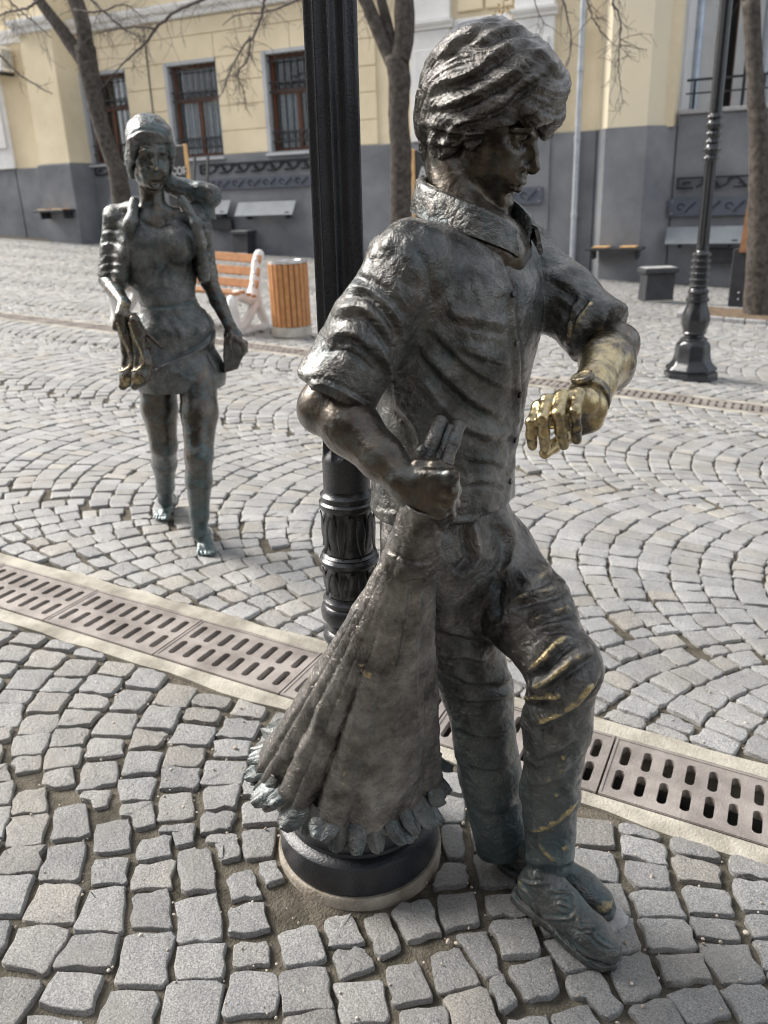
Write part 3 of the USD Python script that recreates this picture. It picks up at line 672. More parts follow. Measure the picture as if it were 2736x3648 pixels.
def slate_panel(x0, x1, z0, z1, yb, lab):
    t = thing('wall_panel', lab, 'wall panel', (x0, yb, z0)); L, h = x1 - x0, z1 - z0
    obj('panel', box(0, L, 0, .035, 0, h, .006), 'panel_slate', t); x = .12; m_ = []
    while x < L - .3:
        th = np.linspace(.2, 5.4, 16); m_.append(tube(np.c_[x + .09 + (.075 - .008 * th) * np.cos(th), np.full(16, -.002), h / 2 + (.075 - .008 * th) * np.sin(th)], .010, 5))
        m_.append(tube(spline([(x + .18, -.002, h * .2), (x + .26, -.002, h * .5), (x + .36, -.002, h * .8)], 8), .013, 5)); x += .42
    obj('relief', m_, 'ornament', t)
    for a in (.06, L - .06, L / 2):
        for b in (.05, h - .05): obj('bolt', xf(trimesh.creation.icosphere(1, .012), None, (a, -.004, b)), 'chrome', t)
slate_panel(-12.90, -8.9, 1.80, 2.04, YW - .10, 'long slate panel with carved relief under the ornament band left of the post')
slate_panel(-2.24, 3.2, .98, 1.29, 17.27, 'slate panel with four bolts on the terrace wall behind the right lamp post')
slate_panel(-6.9, -4.62, 1.28, 1.60, YW - .11, 'slate panel with a round relief on the plinth beside the man\'s chin')
def flap(x0, x1, z, yb, lab, box_=True):
    t = thing('stall_flap', lab, 'folding table', (x0, yb, z)); L = x1 - x0
    pl = box(0, L, -.012, .012, 0, .36, .004)
    obj('flap_top', xf(pl, rotx(-.62), (0, -.30, -.14)), 'flap_grey', t)
    for a in (.25, L - .25): obj('bracket', box(a - .03, a + .03, -.16, .0, -.22, -.10, .006), 'dark_box', t)
    obj('latch', xf(box(-.05, .05, -.01, .02, 0, .035, .004), rotx(-.6), (L - .16, -.285, -.10)), 'dark_box', t)
    if box_: obj('under_box', box(L * .55, L * .97, -.12, -.002, -.50, -.24, .01), 'dark_box', t)
flap(-15.55, -14.2, 1.62, YW - .07, 'pale grey folded stall flap on the plinth, left of the barefoot woman')
flap(-13.3, -11.95, 1.42, YW - .07, 'pale grey stall flap on the plinth just right of the woman\'s flying scarf')
flap(-11.75, -10.2, 1.36, YW - .07, 'longer pale grey stall flap on the plinth beside the tall black post', False)
flap(-2.22, -.85, .64, 17.28, 'grey stall flap on the terrace wall left of the second lamp post')
flap(-.72, .9, .60, 17.28, 'grey stall flap on the terrace wall right of the second lamp post')
flap(-7.5, -5.1, .86, YW - .07, 'grey stall flap on the plinth behind the young man\'s shoulder', False)
def slat_shelf(x0, x1, z, yb, lab):
    t = thing('wall_shelf', lab, 'wall shelf', (x0, yb, z)); L = x1 - x0
    obj('board', box(0, L, -.42, 0, 0, .05, .008), 'dark_box', t)
    for a in (.12 * L, .60 * L):
        for k in range(4): obj('slat', box(a, a + .28 * L, -.38 + k * .095, -.31 + k * .095, .053, .075, .004), 'pine_wood', t)
    for a in (.1, L - .14): obj('bracket', box(a, a + .04, -.3, 0, -.16, -.002), 'dark_box', t)
slat_shelf(-17.15, -16.15, 1.46, 16.42, 'dark wall shelf with two wooden slat mats on the plinth at far left')
slat_shelf(-3.60, -2.55, .42, 16.91, 'dark wall shelf with two wooden slat mats under the canted bay')

# ================================================================ terrace and the pale house behind it
ter = thing('terrace_wall', 'grey retaining wall of the terrace at right with a stone coping', 'wall')
obj('wall', box(-2.20, 9, 17.36, 17.7, -1.5, 2.72, .01), 'plinth_grey', ter); obj('coping', box(-2.20, 9, 17.30, 17.75, 2.723, 2.80, .012), 'kerb', ter)
rl = thing('terrace_railing', 'black iron railing on top of the grey terrace wall at right', 'railing', (-2.12, 17.45, 2.80))
obj('rail', [box(0, 9, -.02, .02, .46, .50), box(0, 9, -.015, .015, .25, .275)], 'dark_iron', rl, smooth=False)
for k in range(8): obj('post', box(.12 + k * 1.15, .16 + k * 1.15, -.02, .02, 0, .46), 'dark_iron', rl, smooth=False)
hs = thing('pale_house', 'pale grey house with pipes, balconies and dark windows behind the terrace', 'building')
YH = 21.0
obj('wall', [box(-2.9, -2.25, 17.62, YH, 2.0, 10), box(-2.9, -1.95, YH - 1.0, YH + .3, 2, 10), box(-1.55, -.35, YH - 1.0, YH + .3, 2, 10), box(-1.95, -1.55, YH - 1, YH + .3, 5.4, 10), box(-.35, 9, YH + .6, YH + 1, 2, 12), box(.5, .9, YH - 1.2, YH + .6, 2, 10), box(2.4, 2.9, YH - 1.2, YH + .6, 2, 10)], 'white_stucco', hs, smooth=False)
for a, b, z0, z1, y in ((-1.95, -1.55, 2.4, 5.4, YH - .6), (-.2, .4, 3.0, 5.0, YH + .57), (1.1, 2.2, 3.2, 5.4, YH + .57), (3.2, 4.6, 3.2, 5.4, YH + .57), (1.1, 2.2, 6.4, 8.4, YH + .57)):
    w_ = obj('window', [box(a, a + .06, y, y + .05, z0, z1), box(b - .06, b, y, y + .05, z0, z1), box(a + .06, b - .06, y, y + .05, z0, z0 + .06), box(a + .06, b - .06, y, y + .05, z1 - .06, z1)], 'brown_wood', hs, smooth=False)
    obj('pane', box(a + .06, b - .06, y + .02, y + .028, z0 + .06, z1 - .06), 'room_dark', w_, smooth=False)
bl_ = obj('balcony', [box(-.35, 6, YH - 1.3, YH + .6, 5.6, 5.78), box(-.35, 6, YH - 1.3, YH - 1.22, 5.78, 5.95)], 'reveal_grey', hs, smooth=False)
obj('balustrade', [box(-.3, 5.9, YH - 1.29, YH - 1.25, 6.7, 6.75)] + [box(-.3 + k * .16, -.275 + k * .16, YH - 1.28, YH - 1.26, 5.95, 6.7) for k in range(39)], 'dark_iron', bl_, smooth=False)
sw = obj('grille_window', [box(1.55 + k * .11, 1.58 + k * .11, YH - .62, YH - .6, 3.0, 4.3) for k in range(12)] + [box(1.5, 2.9, YH - .64, YH - .62, z, z + .03) for z in (3.0, 3.4, 3.8, 4.25)], 'dark_iron', hs, smooth=False)
for k, (x, y, r_) in enumerate(((-2.02, 17.75, .07), (-.95, 19.3, .10), (-.15, 19.3, .07), (.75, 19.0, .08))): obj('pipe', xf(tube([(0, 0, 2.6), (0, 0, 10)], r_, 12), None, (x, y, 0)), 'bluepipe' if k != 1 else 'zinc', hs)
for x in (-1.28, .2): obj('thin_pipe', tube([(x, 19.2, 2.6), (x, 19.2, 10)], .03, 8), 'dark_iron', hs)
up_b = thing('street_house', 'plain pale house closing the view on the far left', 'building')
obj('wall', box(-45, -26.2, 18.4, 19, -1, 12), 'white_stucco', up_b, smooth=False); obj('plinth', box(-45, -26.2, 18.3, 18.39, -1, 2.4), 'plinth_grey', up_b, smooth=False)

# unseen house added behind the viewer to darken what the bronze reflects
oh = thing('added_dark_house', 'unseen brown house added behind the viewer to darken the bronze reflections', 'building')
obj('wall', box(-16, 22, -15, -13, -2, 13), 'added_dark_wall', oh, smooth=False)
for k in range(9):
    for z in (1.6, 5.2, 8.8): obj('window', box(-14.5 + k * 4, -12.9 + k * 4, -13.0, -12.95, z, z + 2.1), 'room_dark', oh, smooth=False)
obj('cornice', box(-16.2, 22.2, -15.2, -12.7, 13, 13.5), 'added_dark_wall', oh)
# ================================================================ the tall black lamp post the young man leans on
def flute(n, depth, z0, z1):
    def f(T, z, r):
        w = np.clip((z - z0) / .02, 0, 1) * np.clip((z1 - z) / .02, 0, 1)
        return r - depth * w * np.abs(np.sin(T * n / 2)) ** .7
    return f
BZ = gz(*BASE_C)
lp = thing('lamp_post', 'tall glossy black fluted lamp post with ornate rings, the young man leans on it', 'lamp post', (BASE_C[0], BASE_C[1], BZ))
P0 = np.array([BASE_C[0], BASE_C[1], BZ]); P1 = at(711, 0, 1.60); ax = P1 - P0; ax /= np.linalg.norm(ax)
tx_ = np.cross([0, 1, 0], ax); tx_ /= np.linalg.norm(tx_); RL = np.stack([tx_, np.cross(ax, tx_), ax], 1)
def zof(py): 
    lo, hi = 0., 3.
    for _ in range(40):
        m_ = (lo + hi) / 2
        if project(P0 + ax * m_)[1] > py: lo = m_
        else: hi = m_
    return (lo + hi) / 2
def hwr(py, hw): return hw * DS / FPX * ((P0 + ax * zof(py) - CAM) @ -RW[:, 2])
def lpart(name, prof, mat_, n=48, mod=None, par=lp, sm=35): return obj(name, xf(lathe(prof, n, mod), RL), mat_, par, smooth=sm)
lpart('concrete_ring', [(.198, -.06), (.199, .008), (.195, .018), (.10, .019)], 'base_concrete', 64)
lpart('foot', [(.189, .019), (.1915, .027), (.1915, .098), (.183, .106), (.170, .110), (.168, .118), (.174, .130), (.177, .145), (.174, .162), (.165, .176), (.150, .184), (.138, .188), (.132, .200), (.125, .215), (.112, .228), (.104, .24), (.08, .245)], 'black_base', 72, sm=40)
zl = [(py, hwr(py, hw)) for py, hw in ((1540, 62), (1505, 62), (1495, 58))]
zt = zof(1372)
def acanth(n, amp, z0, z1, ph=0):
    def f(T, z, r):
        t = np.clip((z - z0) / (z1 - z0), 0, 1); c = np.abs(np.cos(T * n / 2 + ph))
        w = np.sin(np.pi * t)
        return r + amp * (c ** .6 - .55) * (.35 + w) + amp * .9 * (t ** 6) * c ** 2 - amp * .5 * np.exp(-((T * n / (2 * np.pi) + ph / np.pi) % 1 - .5) ** 2 / .003) * w
    return f
zs = np.linspace(.235, zt - .012, 40); r0 = hwr(1440, 53)
wob = lambda T, z, r: r + .006 * np.sin(T * 6 + 9 * np.sin(z * 26)) * np.sin(z * 60) + .004 * np.cos(T * 10) * np.cos(z * 90)
lpart('leaf_column', [(.10, .236)] + [(r0 + .012 * ((1 - (z - .235) / (zt - .24)) ** 3), z) for z in zs], 'black_paint', 64, wob)
R_ = lambda py, hw: (hwr(py, hw), zof(py))
lpart('lower_rings', [R_(1378, 52), R_(1374, 60), R_(1366, 63), R_(1358, 60), R_(1352, 53), R_(1340, 52), R_(1333, 58), R_(1325, 64), R_(1312, 66), R_(1302, 63), R_(1297, 57), R_(1293, 60), R_(1286, 60), R_(1281, 55), R_(1276, 53)], 'black_paint', 56)
for a, b, nm in ((1275, 1216, 'lower_leaf_band'), (1186, 1094, 'upper_leaf_band')):
    za, zb = zof(a), zof(b); ra, rb = hwr(a, 51), hwr(b, 51)
    zz_ = np.linspace(za, zb, 26); bd = lpart(nm, [(ra + (rb - ra) * (z - za) / (zb - za), z) for z in zz_], 'black_paint', 96, None)
    lv = []
    for k in range(8):                            # curled leaves standing off the drum
        for top in (0, 1):
            th = 2 * np.pi * (k + .5 * top) / 8 + .2; h = (zb - za); t = np.linspace(0, 1, 9)
            rr = ra - .001 + .0095 * np.sin(np.pi * t) + .011 * t ** 5; dz_ = za + h * (.03 + .94 * t) if top else zb - h * (.03 + .94 * t)
            wdt = .55 * np.sin(np.pi * (.12 + .80 * t)) ** .8 * (2 * np.pi / 8) * .5
            V = []; 
            for q_ in (-1, -.5, 0, .5, 1):
                a_ = th + wdt * q_; r2 = rr - .005 * abs(q_) ** 1.5 - (.004 if q_ == 0 else 0)
                V.append(np.c_[r2 * np.cos(a_), r2 * np.sin(a_), dz_ + (.004 if top else -.004) * -abs(q_)])
            V = np.array(V); F_ = []
            for q_ in range(4):
                for s in range(8): i0, i1, i2, i3 = q_ * 9 + s, (q_ + 1) * 9 + s, (q_ + 1) * 9 + s + 1, q_ * 9 + s + 1; F_ += [[i0, i1, i2], [i0, i2, i3]]
            lv.append(trimesh.Trimesh(V.reshape(-1, 3), np.array(F_) if top else np.array(F_)[:, ::-1], process=False))
    obj('leaves', xf(join(lv), RL), 'black_paint', bd, smooth=60)
lpart('middle_ring', [R_(1216, 51), R_(1214, 58), R_(1207, 64), R_(1200, 64), R_(1194, 58), R_(1191, 60), R_(1187, 54)], 'black_paint', 56)
lpart('upper_rings', [R_(1096, 50), R_(1094, 58), R_(1088, 62), R_(1080, 62), R_(1076, 57), R_(1072, 58), R_(1064, 59), R_(1060, 55), R_(1055, 51), R_(1050, 50)], 'black_paint', 56)
zf = zof(985); zp = [zof(1050), zof(1000)] + list(np.linspace(zof(998), zof(960), 8)) + list(np.linspace(zof(950), 4.6, 30))
r1_ = hwr(985, 52)
lpart('fluted_shaft', [(r1_ * (1 - .012 * (z - zp[0])), z) for z in zp], 'black_paint_rough', 168, flute(11, .0125, zf, 9), sm=25)

# ================================================================ second lamp post
B2 = onground(1508, 825) + F2 * .2; B2[2] = gz(*B2[:2])
l2 = thing('lamp_post', 'slim black lamp post with vase shaped base standing in the square at right', 'lamp post', B2)
def octo(T, z, r):
    w = np.clip((.33 - z) / .03, 0, 1); k = 8; a = (T % (2 * np.pi / k)) - np.pi / k
    return r * (1 - w + w * (np.cos(np.pi / k) / np.cos(a)) * 1.03)
obj('foot', lathe([(.225, -.06), (.226, .045), (.222, .055), (.205, .058), (.205, .066), (.218, .080), (.212, .100), (.180, .125), (.160, .16), (.150, .21), (.147, .27), (.140, .300), (.128, .318), (.116, .330), (.118, .345), (.105, .355), (.088, .365), (.085, .385), (.098, .395)], 64, octo), 'black_paint', l2)
obj('vase', lathe([(.098, .393), (.102, .402), (.096, .412), (.100, .43), (.116, .47), (.120, .51), (.113, .56), (.098, .605), (.088, .64), (.083, .665), (.096, .672), (.099, .685), (.095, .70), (.084, .706), (.082, .735), (.088, .742), (.089, .76), (.080, .77)], 48, lambda T, z, r: r + .0035 * np.cos(T * 10) * np.exp(-((z - .53) / .07) ** 2)), 'black_paint', l2)
pr = [(.078, .768)]
for k, z in enumerate(np.arange(.79, 1.08, .052)): w = .084 - .03 * (z - .79); pr += [(w - .016, z), (w, z + .010), (w + .002, z + .02), (w - .006, z + .03), (w - .018, z + .036)]
obj('ring_stack', lathe(pr + [(.052, 1.10)], 40, lambda T, z, r: r + .003 * np.cos(T * 8) * (r > .068)), 'black_paint', l2)
obj('fluted_shaft', lathe([(.051, 1.10), (.052, 1.13), (.050, 1.16), (.046, 1.80)], 72, flute(12, .005, 1.14, 9)), 'black_paint', l2)
pr = [(.047, 1.80)]
for k, z in enumerate(np.linspace(1.81, 2.12, 6)): w = .066 + .006 * math.sin(k * 1.9); pr += [(w - .012, z), (w, z + .012), (w, z + .025), (w - .010, z + .036), (w - .016, z + .045)]
obj('ring_collar', lathe(pr + [(.050, 2.18)], 40, lambda T, z, r: r + .003 * np.cos(T * 8) * (r > .058)), 'black_paint', l2)
obj('upper_shaft', lathe([(.049, 2.18), (.045, 4.9)], 72, flute(12, .005, 2.2, 9)), 'black_paint', l2)

# ================================================================ bench and litter bin
bx, by = -5.2, 7.36; bz = gz(bx, by)
bn = thing('bench', 'park bench with brown slats and white cast ends behind the barefoot woman', 'bench', (bx, by, bz))
def bench_leg(x):
    C = Clay((x - .17, -.15, -.12), (x + .04, .78, .93), .015); p = lambda y, z: (x - .065, y, z)
    a = spline([(.00, .03), (.02, .12), (.01, .22), (-.015, .30), (.0, .37), (.06, .405), (.14, .40), (.22, .37), (.30, .345), (.37, .37), (.42, .44), (.47, .56), (.51, .68), (.545, .76), (.575, .785)], 26)
    C.chain([p(*q) for q in a], np.interp(np.linspace(0, 1, 26), [0, .2, .45, .7, 1], [.058, .054, .058, .060, .054]), .010)
    b = spline([(.42, .42), (.46, .30), (.52, .16), (.585, .03)], 8); C.chain([p(*q) for q in b], [.054] * 8, .010)
    c_ = spline([(.04, .06), (.18, .10), (.32, .20), (.43, .33)], 8); C.chain([p(*q) for q in c_], [.050] * 8, .010)
    C.chain([p(-.02, .01), p(.30, .02), p(.62, .01)], [.05, .05, .05], .02)
    m_ = C.mesh(1); m_.vertices[:, 2] += GX * (x - .065); return m_
for x in (0, -1.62): obj('bench_end', bench_leg(x), 'bench_white', bn, smooth=True)
def bslat(y, z, ang, h=.075, th=.032): return xf(box(-1.72, -.002, -th / 2, th / 2, -h / 2, h / 2, .006), rotx(ang), (0, y, z))
SH = lambda m_: (m_.vertices.__setitem__((slice(None), 2), m_.vertices[:, 2] + GX * m_.vertices[:, 0]), m_)[1]
for y, z in ((.505, .745), (.455, .615), (.405, .49)):
    s_ = obj('back_slat', SH(bslat(y, z, -.30, .088)), 'bench_wood', bn)
    obj('screw', [xf(trimesh.creation.icosphere(1, .014), None, (-.05, y - .028, z + .0))], 'chrome', s_)
for y, z in ((.02, .435), (.12, .44), (.22, .405), (.32, .375)): obj('seat_slat', SH(bslat(y, z, math.pi / 2 - .12, .085)), 'bench_wood', bn)
cb = onground(363.8 + .2924 * 905, 303.2 + .2924 * 1470) + F2 * .2; cb[2] = gz(*cb[:2])
tb = thing('litter_bin', 'round litter bin of upright brown slats with steel rim and pale base', 'litter bin', cb)
RB = .205
obj('base', lathe([(RB - .01, -.05), (RB - .01, .015), (RB + .004, .018), (RB + .006, .03), (RB + .006, .115), (RB - .02, .12)], 44), 'concrete', tb)
obj('liner', lathe([(RB - .035, .11), (RB - .035, .76), (RB - .05, .76), (RB - .05, .2)], 32), 'dark_box', tb)
for k in range(22):
    a = 2 * np.pi * k / 22; obj('slat', xf(box(-.0245, .0245, -.011, .011, .118, .755, .004), rotz(a + math.pi / 2), (RB * .965 * math.cos(a), RB * .965 * math.sin(a), 0)), 'bench_wood', tb)
obj('rim', lathe([(RB - .05, .752), (RB + .004, .757), (RB + .006, .785), (RB - .01, .79), (RB - .06, .785), (RB - .075, .76)], 44), 'chrome', tb)
obj('lid_bars', [box(-.14, .14, -.012, .012, .775, .788), box(-.012, .012, -.14, .14, .774, .787)], 'chrome', tb)

# ================================================================ seats, boards
sb_ = onground(1421, 653) + F2 * .15; sb_[2] = gz(*sb_[:2])
def stool(loc, lab, w=.44, rz=28):
    t = thing('box_stool', lab, 'stool', loc, rz)
    V = np.array([(-w / 2, -.17, 0), (w / 2, -.17, 0), (w / 2, .17, 0), (-w / 2, .17, 0), (-w / 2 + .02, -.15, .43), (w / 2 + .02, -.15, .43), (w / 2 + .02, .15, .43), (-w / 2 + .02, .15, .43)])
    obj('body', tm(m3.Manifold.hull_points(V)), 'dark_box', t, smooth=False)
    obj('top', box(-w / 2 - .03, w / 2 + .06, -.20, .20, .432, .505, .012), 'dark_box', t); obj('seat_board', box(-w / 2, w / 2 + .03, -.16, .16, .506, .516, .004), 'kerb', t)
    obj('plinth_strip', box(-w / 2 + .01, w / 2 - .01, -.185, -.172, 0, .03), 'concrete', t)
stool(sb_, 'dark box stool standing on the cobbles below the canted bay')
s2 = onground(363.8 + .2924 * 590, 303.2 + .2924 * 830) + np.array([.1, -.3, 0]); s2[2] = gz(*s2[:2])
stool(s2, 'small dark box stool by the grey plinth behind the bench', .40, 0)
def chalkboard(px0, px1, pyt, Y, lab, txt):
    a = atY(px0, pyt, Y); b = atY(px1, pyt, Y); g = gz(a[0], Y); h = a[2] - g; w = b[0] - a[0]
    t = thing('chalkboard', lab, 'chalkboard', (a[0], Y, g))
    obj('board', box(0, w - .045, -.02, .02, .25, h, .015), 'chalkboard', t); obj('edge_post', box(w - .044, w + .02, -.025, .03, 0, h + .01, .006), 'pine_wood', t)
    obj('back_leg', [xf(box(-.02, .02, -.02, .02, 0, h * .95), rotx(-.25), (w * .2, .30, 0)), xf(box(-.02, .02, -.02, .02, 0, h * .95), rotx(-.25), (w * .8, .30, 0))], 'dark_box', t)
    for s, (dx, dz) in txt:
        q = meshkit.text_mesh(s, .13, .004, bold=True); V = q.vertices.copy(); q.vertices = np.c_[dx + V[:, 0], -.021 - V[:, 2], dz + V[:, 1]]; q.invert(); obj('chalk_lettering', q, 'chalk', t, smooth=False)
chalkboard(352, 401, 316, 13.6, 'black chalkboard with a pale wooden edge behind the woman\'s head', [('COR', (.14, 1.62)), ('oz', (.16, 1.44)), ('a', (.2, 1.28))])
# second chalkboard, its wooden edge on the left
a = atY(889, 324, 13.4); g_ = gz(a[0], 13.4); h_ = a[2] - g_; b = atY(935, 324, 13.4)
t = thing('chalkboard', 'black chalkboard with pale lettering half hidden between tree and the man\'s neck', 'chalkboard', (a[0], 13.4, g_))
obj('edge_post', box(0, .06, -.025, .03, 0, h_ + .01, .006), 'pine_wood', t); obj('board', box(.062, .75, -.02, .02, .25, h_, .015), 'chalkboard', t)
q = meshkit.text_mesh('A', .16, .004, bold=True); V = q.vertices.copy(); q.vertices = np.c_[.12 + V[:, 0], -.021 - V[:, 2], h_ - .42 + V[:, 1]]; q.invert(); obj('chalk_lettering', q, 'chalk', t, smooth=False)
g0 = onground((2036 + 1400 * .42195) / DS, (600 + 1170 * .42195) / DS)
t = thing('wooden_sign', 'tall brown wooden board on a black stand behind the right hand tree', 'sign', g0)
[obj('stand', box(a, b, -.03, .03, 0, .85, .01), 'dark_box', t) for a, b in ((-.14, .17), (.60, .85))]
obj('board', xf(extrude(Polygon([(0, .80), (.06, 1.84), (.16, 1.96), (.95, 1.96), (.95, .80)]), .06), rotx(math.pi / 2), (-.06, .0, 0)), 'rust_wood', t, smooth=False)
obj('bolt', [xf(trimesh.creation.icosphere(1, .015), None, (0, -.04, z)) for z in (.12, .22)], 'chrome', t)

# ================================================================ trees
def wobble(m_, amp, sc, seed):
    V = m_.vertices; n_ = m_.vertex_normals; m_.vertices = V + n_ * ((meshkit.fbm(V * sc, 4, seed) - .5) * 2 * amp)[:, None]; return m_
def limb(pts, Y, ws, n=24, r=None, dy=0):
    """pts: display pixels, ws: widths in display pixels; the limb stands on the plane y = Y (plus dy along it)."""
    P = np.array([atY(px, py, Y + (dy * k / max(len(pts) - 1, 1))) for k, (px, py) in enumerate(pts)])
    W = np.array([w * DS / FPX * ((p - CAM) @ -RW[:, 2]) / 2 for p, w in zip(P, ws)])
    S = spline(np.c_[P, W], max(len(pts) * 7, 10)); return S[:, :3], S[:, 3]
trg = np.random.default_rng(21)
def twigs(out, P, r, n, L, droop=.35, lev=0, spread=1.0):
    for _ in range(n):
        k = trg.integers(1, len(P)); p = P[k] + (P[k - 1] - P[k]) * trg.random(); base = P[k] - P[k - 1]; base = base / (np.linalg.norm(base) + 1e-9)
        d = base * .6 + trg.normal(0, .55, 3) * spread; d[2] -= droop * .5; d /= np.linalg.norm(d); l = L * trg.uniform(.4, 1.1); q = [p]; m_ = 6
        for s in range(m_):
            d = d + trg.normal(0, .16, 3) + np.array([0, 0, -droop * .13]); d /= np.linalg.norm(d); q.append(q[-1] + d * l / m_)
        r0 = max(min(r * .55, .012) * trg.uniform(.5, .9), .0028); out.append(tube(q, np.linspace(r0, .0020, m_ + 1), 4))
        if lev < 1: twigs(out, np.array(q), r0, trg.integers(2, 5), L * .45, droop, lev + 1, spread)
def tree(name, lab, trunk, limbs, branches, Y, base_px, wash=None):
    P, W = limb(trunk[0], Y, trunk[1]); P = np.vstack([P[:1] - [0, 0, max(P[0, 2] - gz(*P[0, :2]) + .15, .1)], P]); W = np.r_[W[0] * 1.25, W]
    P = np.vstack([P[0], P[0] * .75 + P[1] * .25, P[1:]]); W = np.r_[W[0], W[0] * .92, W[1:]]
    loc = np.array([P[0, 0], P[0, 1], gz(*P[0, :2])])
    t = thing(name, lab, 'tree', loc)
    S = spline(np.c_[P, W], 46)
    if wash:
        k = int(np.argmin(np.abs(S[:, 2] - wash))); parts = [('trunk', S[k:], 'bark'), ('whitewashed_trunk', S[:k + 1], 'whitewash')]
    else: parts = [('trunk', S, 'bark')]
    for nm, s, mt in parts: obj(nm, wobble(tube(local_pts(s[:, :3], loc), s[:, 3], 20), .016, 7, 3), mt, t, smooth=True)
    allL = []
    for pts, ws, dy in limbs:
        LP, LW = limb(pts, Y, ws, dy=dy); allL.append((LP, LW))
        obj('limb', wobble(tube(local_pts(LP, loc), LW, 14), .012, 8, 5), 'bark', t, smooth=True)
    tw = []
    for LP, LW in allL: twigs(tw, LP[len(LP) // 3:], .012, 10, .8)
    for pts, ws, dy, n, L in branches:
        BP, BW = limb(pts, Y + dy, ws); BP = BP + trg.normal(0, .006, BP.shape)
        obj('branch', tube(local_pts(BP, loc), BW, 7), 'twig', t, smooth=True); twigs(tw, BP, .012, n, L)
    m_ = join(tw); m_.apply_translation(-loc); tg = obj('twigs', m_, 'twig', t, smooth=True); tag(tg, kind='stuff')
def local_pts(P, loc): return np.asarray(P) - loc
tree('bare_tree', 'bare tree leaning left with a forked trunk behind the barefoot woman', ([(266, 470), (256, 384), (230, 307), (202, 205), (190, 140), (184, 100)], [44, 39, 34, 36, 42, 44]),
     [([(190, 140), (158, 100), (128, 58), (84, 0), (40, -70), (-20, -170)], [36, 30, 26, 22, 18, 10], 0), ([(186, 120), (183, 77), (175, 35), (163, 0), (150, -60), (150, -200)], [38, 34, 33, 33, 26, 12], .2)],
     [([(-60, 70), (0, 120), (33, 153), (84, 189), (113, 202)], [7, 5, 4, 3, 1.5], -1.2, 12, .5), ([(84, 0), (50, 20), (20, 25), (-10, 40)], [6, 5, 4, 3], -.2, 14, .8), ([(-20, -40), (30, 10), (70, 45), (110, 80)], [5, 4, 3, 2], -.7, 14, .7),
      ([(160, 20), (215, 25), (262, 10), (300, 30)], [5, 4, 3, 2], -.2, 16, .8), ([(150, -60), (240, 40), (290, 75), (318, 80)], [6, 4, 3, 2], -.5, 18, .7)], 12.6, None)
tree('bare_tree', 'bare tree with a forked trunk just right of the tall lamp post', ([(866, 470), (866, 409), (866, 322), (861, 256), (863, 179), (855, 120)], [46, 45, 46, 45, 48, 52]),
     [([(852, 135), (835, 105), (815, 60), (789, 0), (760, -60), (700, -160)], [40, 33, 30, 28, 22, 12], -.1), ([(848, 125), (838, 60), (826, 10), (815, -40), (790, -150)], [26, 24, 22, 20, 10], .25), ([(862, 130), (871, 95), (874, 40), (873, 0), (880, -70), (900, -200)], [46, 44, 45, 43, 34, 14], .1)],
     [([(700, -160), (560, -60), (424, 5), (389, 20), (335, 63), (322, 84), (281, 123), (256, 148), (212, 199)], [12, 10, 8, 7, 7, 6, 4.5, 3, 1.5], -.1, 46, .75), ([(335, 63), (281, 59), (240, 66), (200, 75)], [5, 4, 3, 1.5], -.1, 14, .5),
      ([(640, -80), (572, 0), (566, 30), (547, 78), (538, 92)], [8, 6.5, 6, 5.5, 5], -.8, 14, .5), ([(540, 80), (520, 110), (498, 150), (480, 200), (466, 215)], [4.5, 4, 3, 2, 1], -.8, 22, .45), ([(541, 88), (538, 120), (512, 165), (526, 195), (534, 230)], [4.5, 4, 3.5, 2.5, 1], -.8, 24, .45),
      ([(720, -60), (640, 0), (575, 25), (515, 32), (480, 55)], [6, 5, 4, 3, 1.5], -.6, 18, .5)], 12.6, None)
tree('bare_tree', 'bare tree with a whitewashed foot in an earth pit at the right edge', ([(1634, 676), (1636, 600), (1640, 480), (1640, 330), (1632, 190), (1627, 100), (1622, 0)], [56, 50, 46, 42, 36, 35, 38]),
     [([(1622, 0), (1615, -60), (1590, -200)], [38, 30, 12], .1), ([(1622, -10), (1650, -90), (1700, -200)], [26, 22, 10], -.1)],
     [([(1450, -160), (1324, 0), (1341, 50), (1338, 100), (1336, 140), (1342, 190), (1346, 225)], [6, 4.5, 4, 3.5, 3, 2, 1], -1.0, 34, .4), ([(1400, -160), (1268, 0), (1280, 35), (1308, 80), (1325, 95)], [5, 3.5, 3, 2.5, 1.5], -1.2, 16, .4),
      ([(1350, -160), (1216, 0), (1226, 40), (1234, 88), (1223, 146)], [5, 4, 3.5, 3, 1.5], -1.4, 18, .35), ([(1250, -160), (1150, -20), (1160, 20), (1180, 55)], [4, 3, 2.5, 1.5], -1.4, 16, .35)], 12.6, .72)
lf = thing('dry_leaves', 'clump of dry brown leaves hanging from a twig above the man\'s hair', 'leaves', atY(1090, 22, 11.2)); m_ = []
for k in range(22):
    q = trimesh.Trimesh([[0, 0, 0], [.03, .012, .0], [.07, 0, .01], [.03, -.014, .006]], [[0, 1, 2], [0, 2, 3]], process=False)
    m_.append(xf(q, rotz(trg.uniform(0, 6.3)) @ roty(trg.uniform(-1.2, 1.2)) @ rotx(trg.uniform(-1, 1)), trg.normal(0, .06, 3) * [1, .8, .9]))
obj('leaves', m_, 'leaf', lf, smooth=False); obj('twig', tube([(.02, 0, .6), (.0, 0, .2), (-.03, 0, -.08)], .005, 5), 'twig', lf)
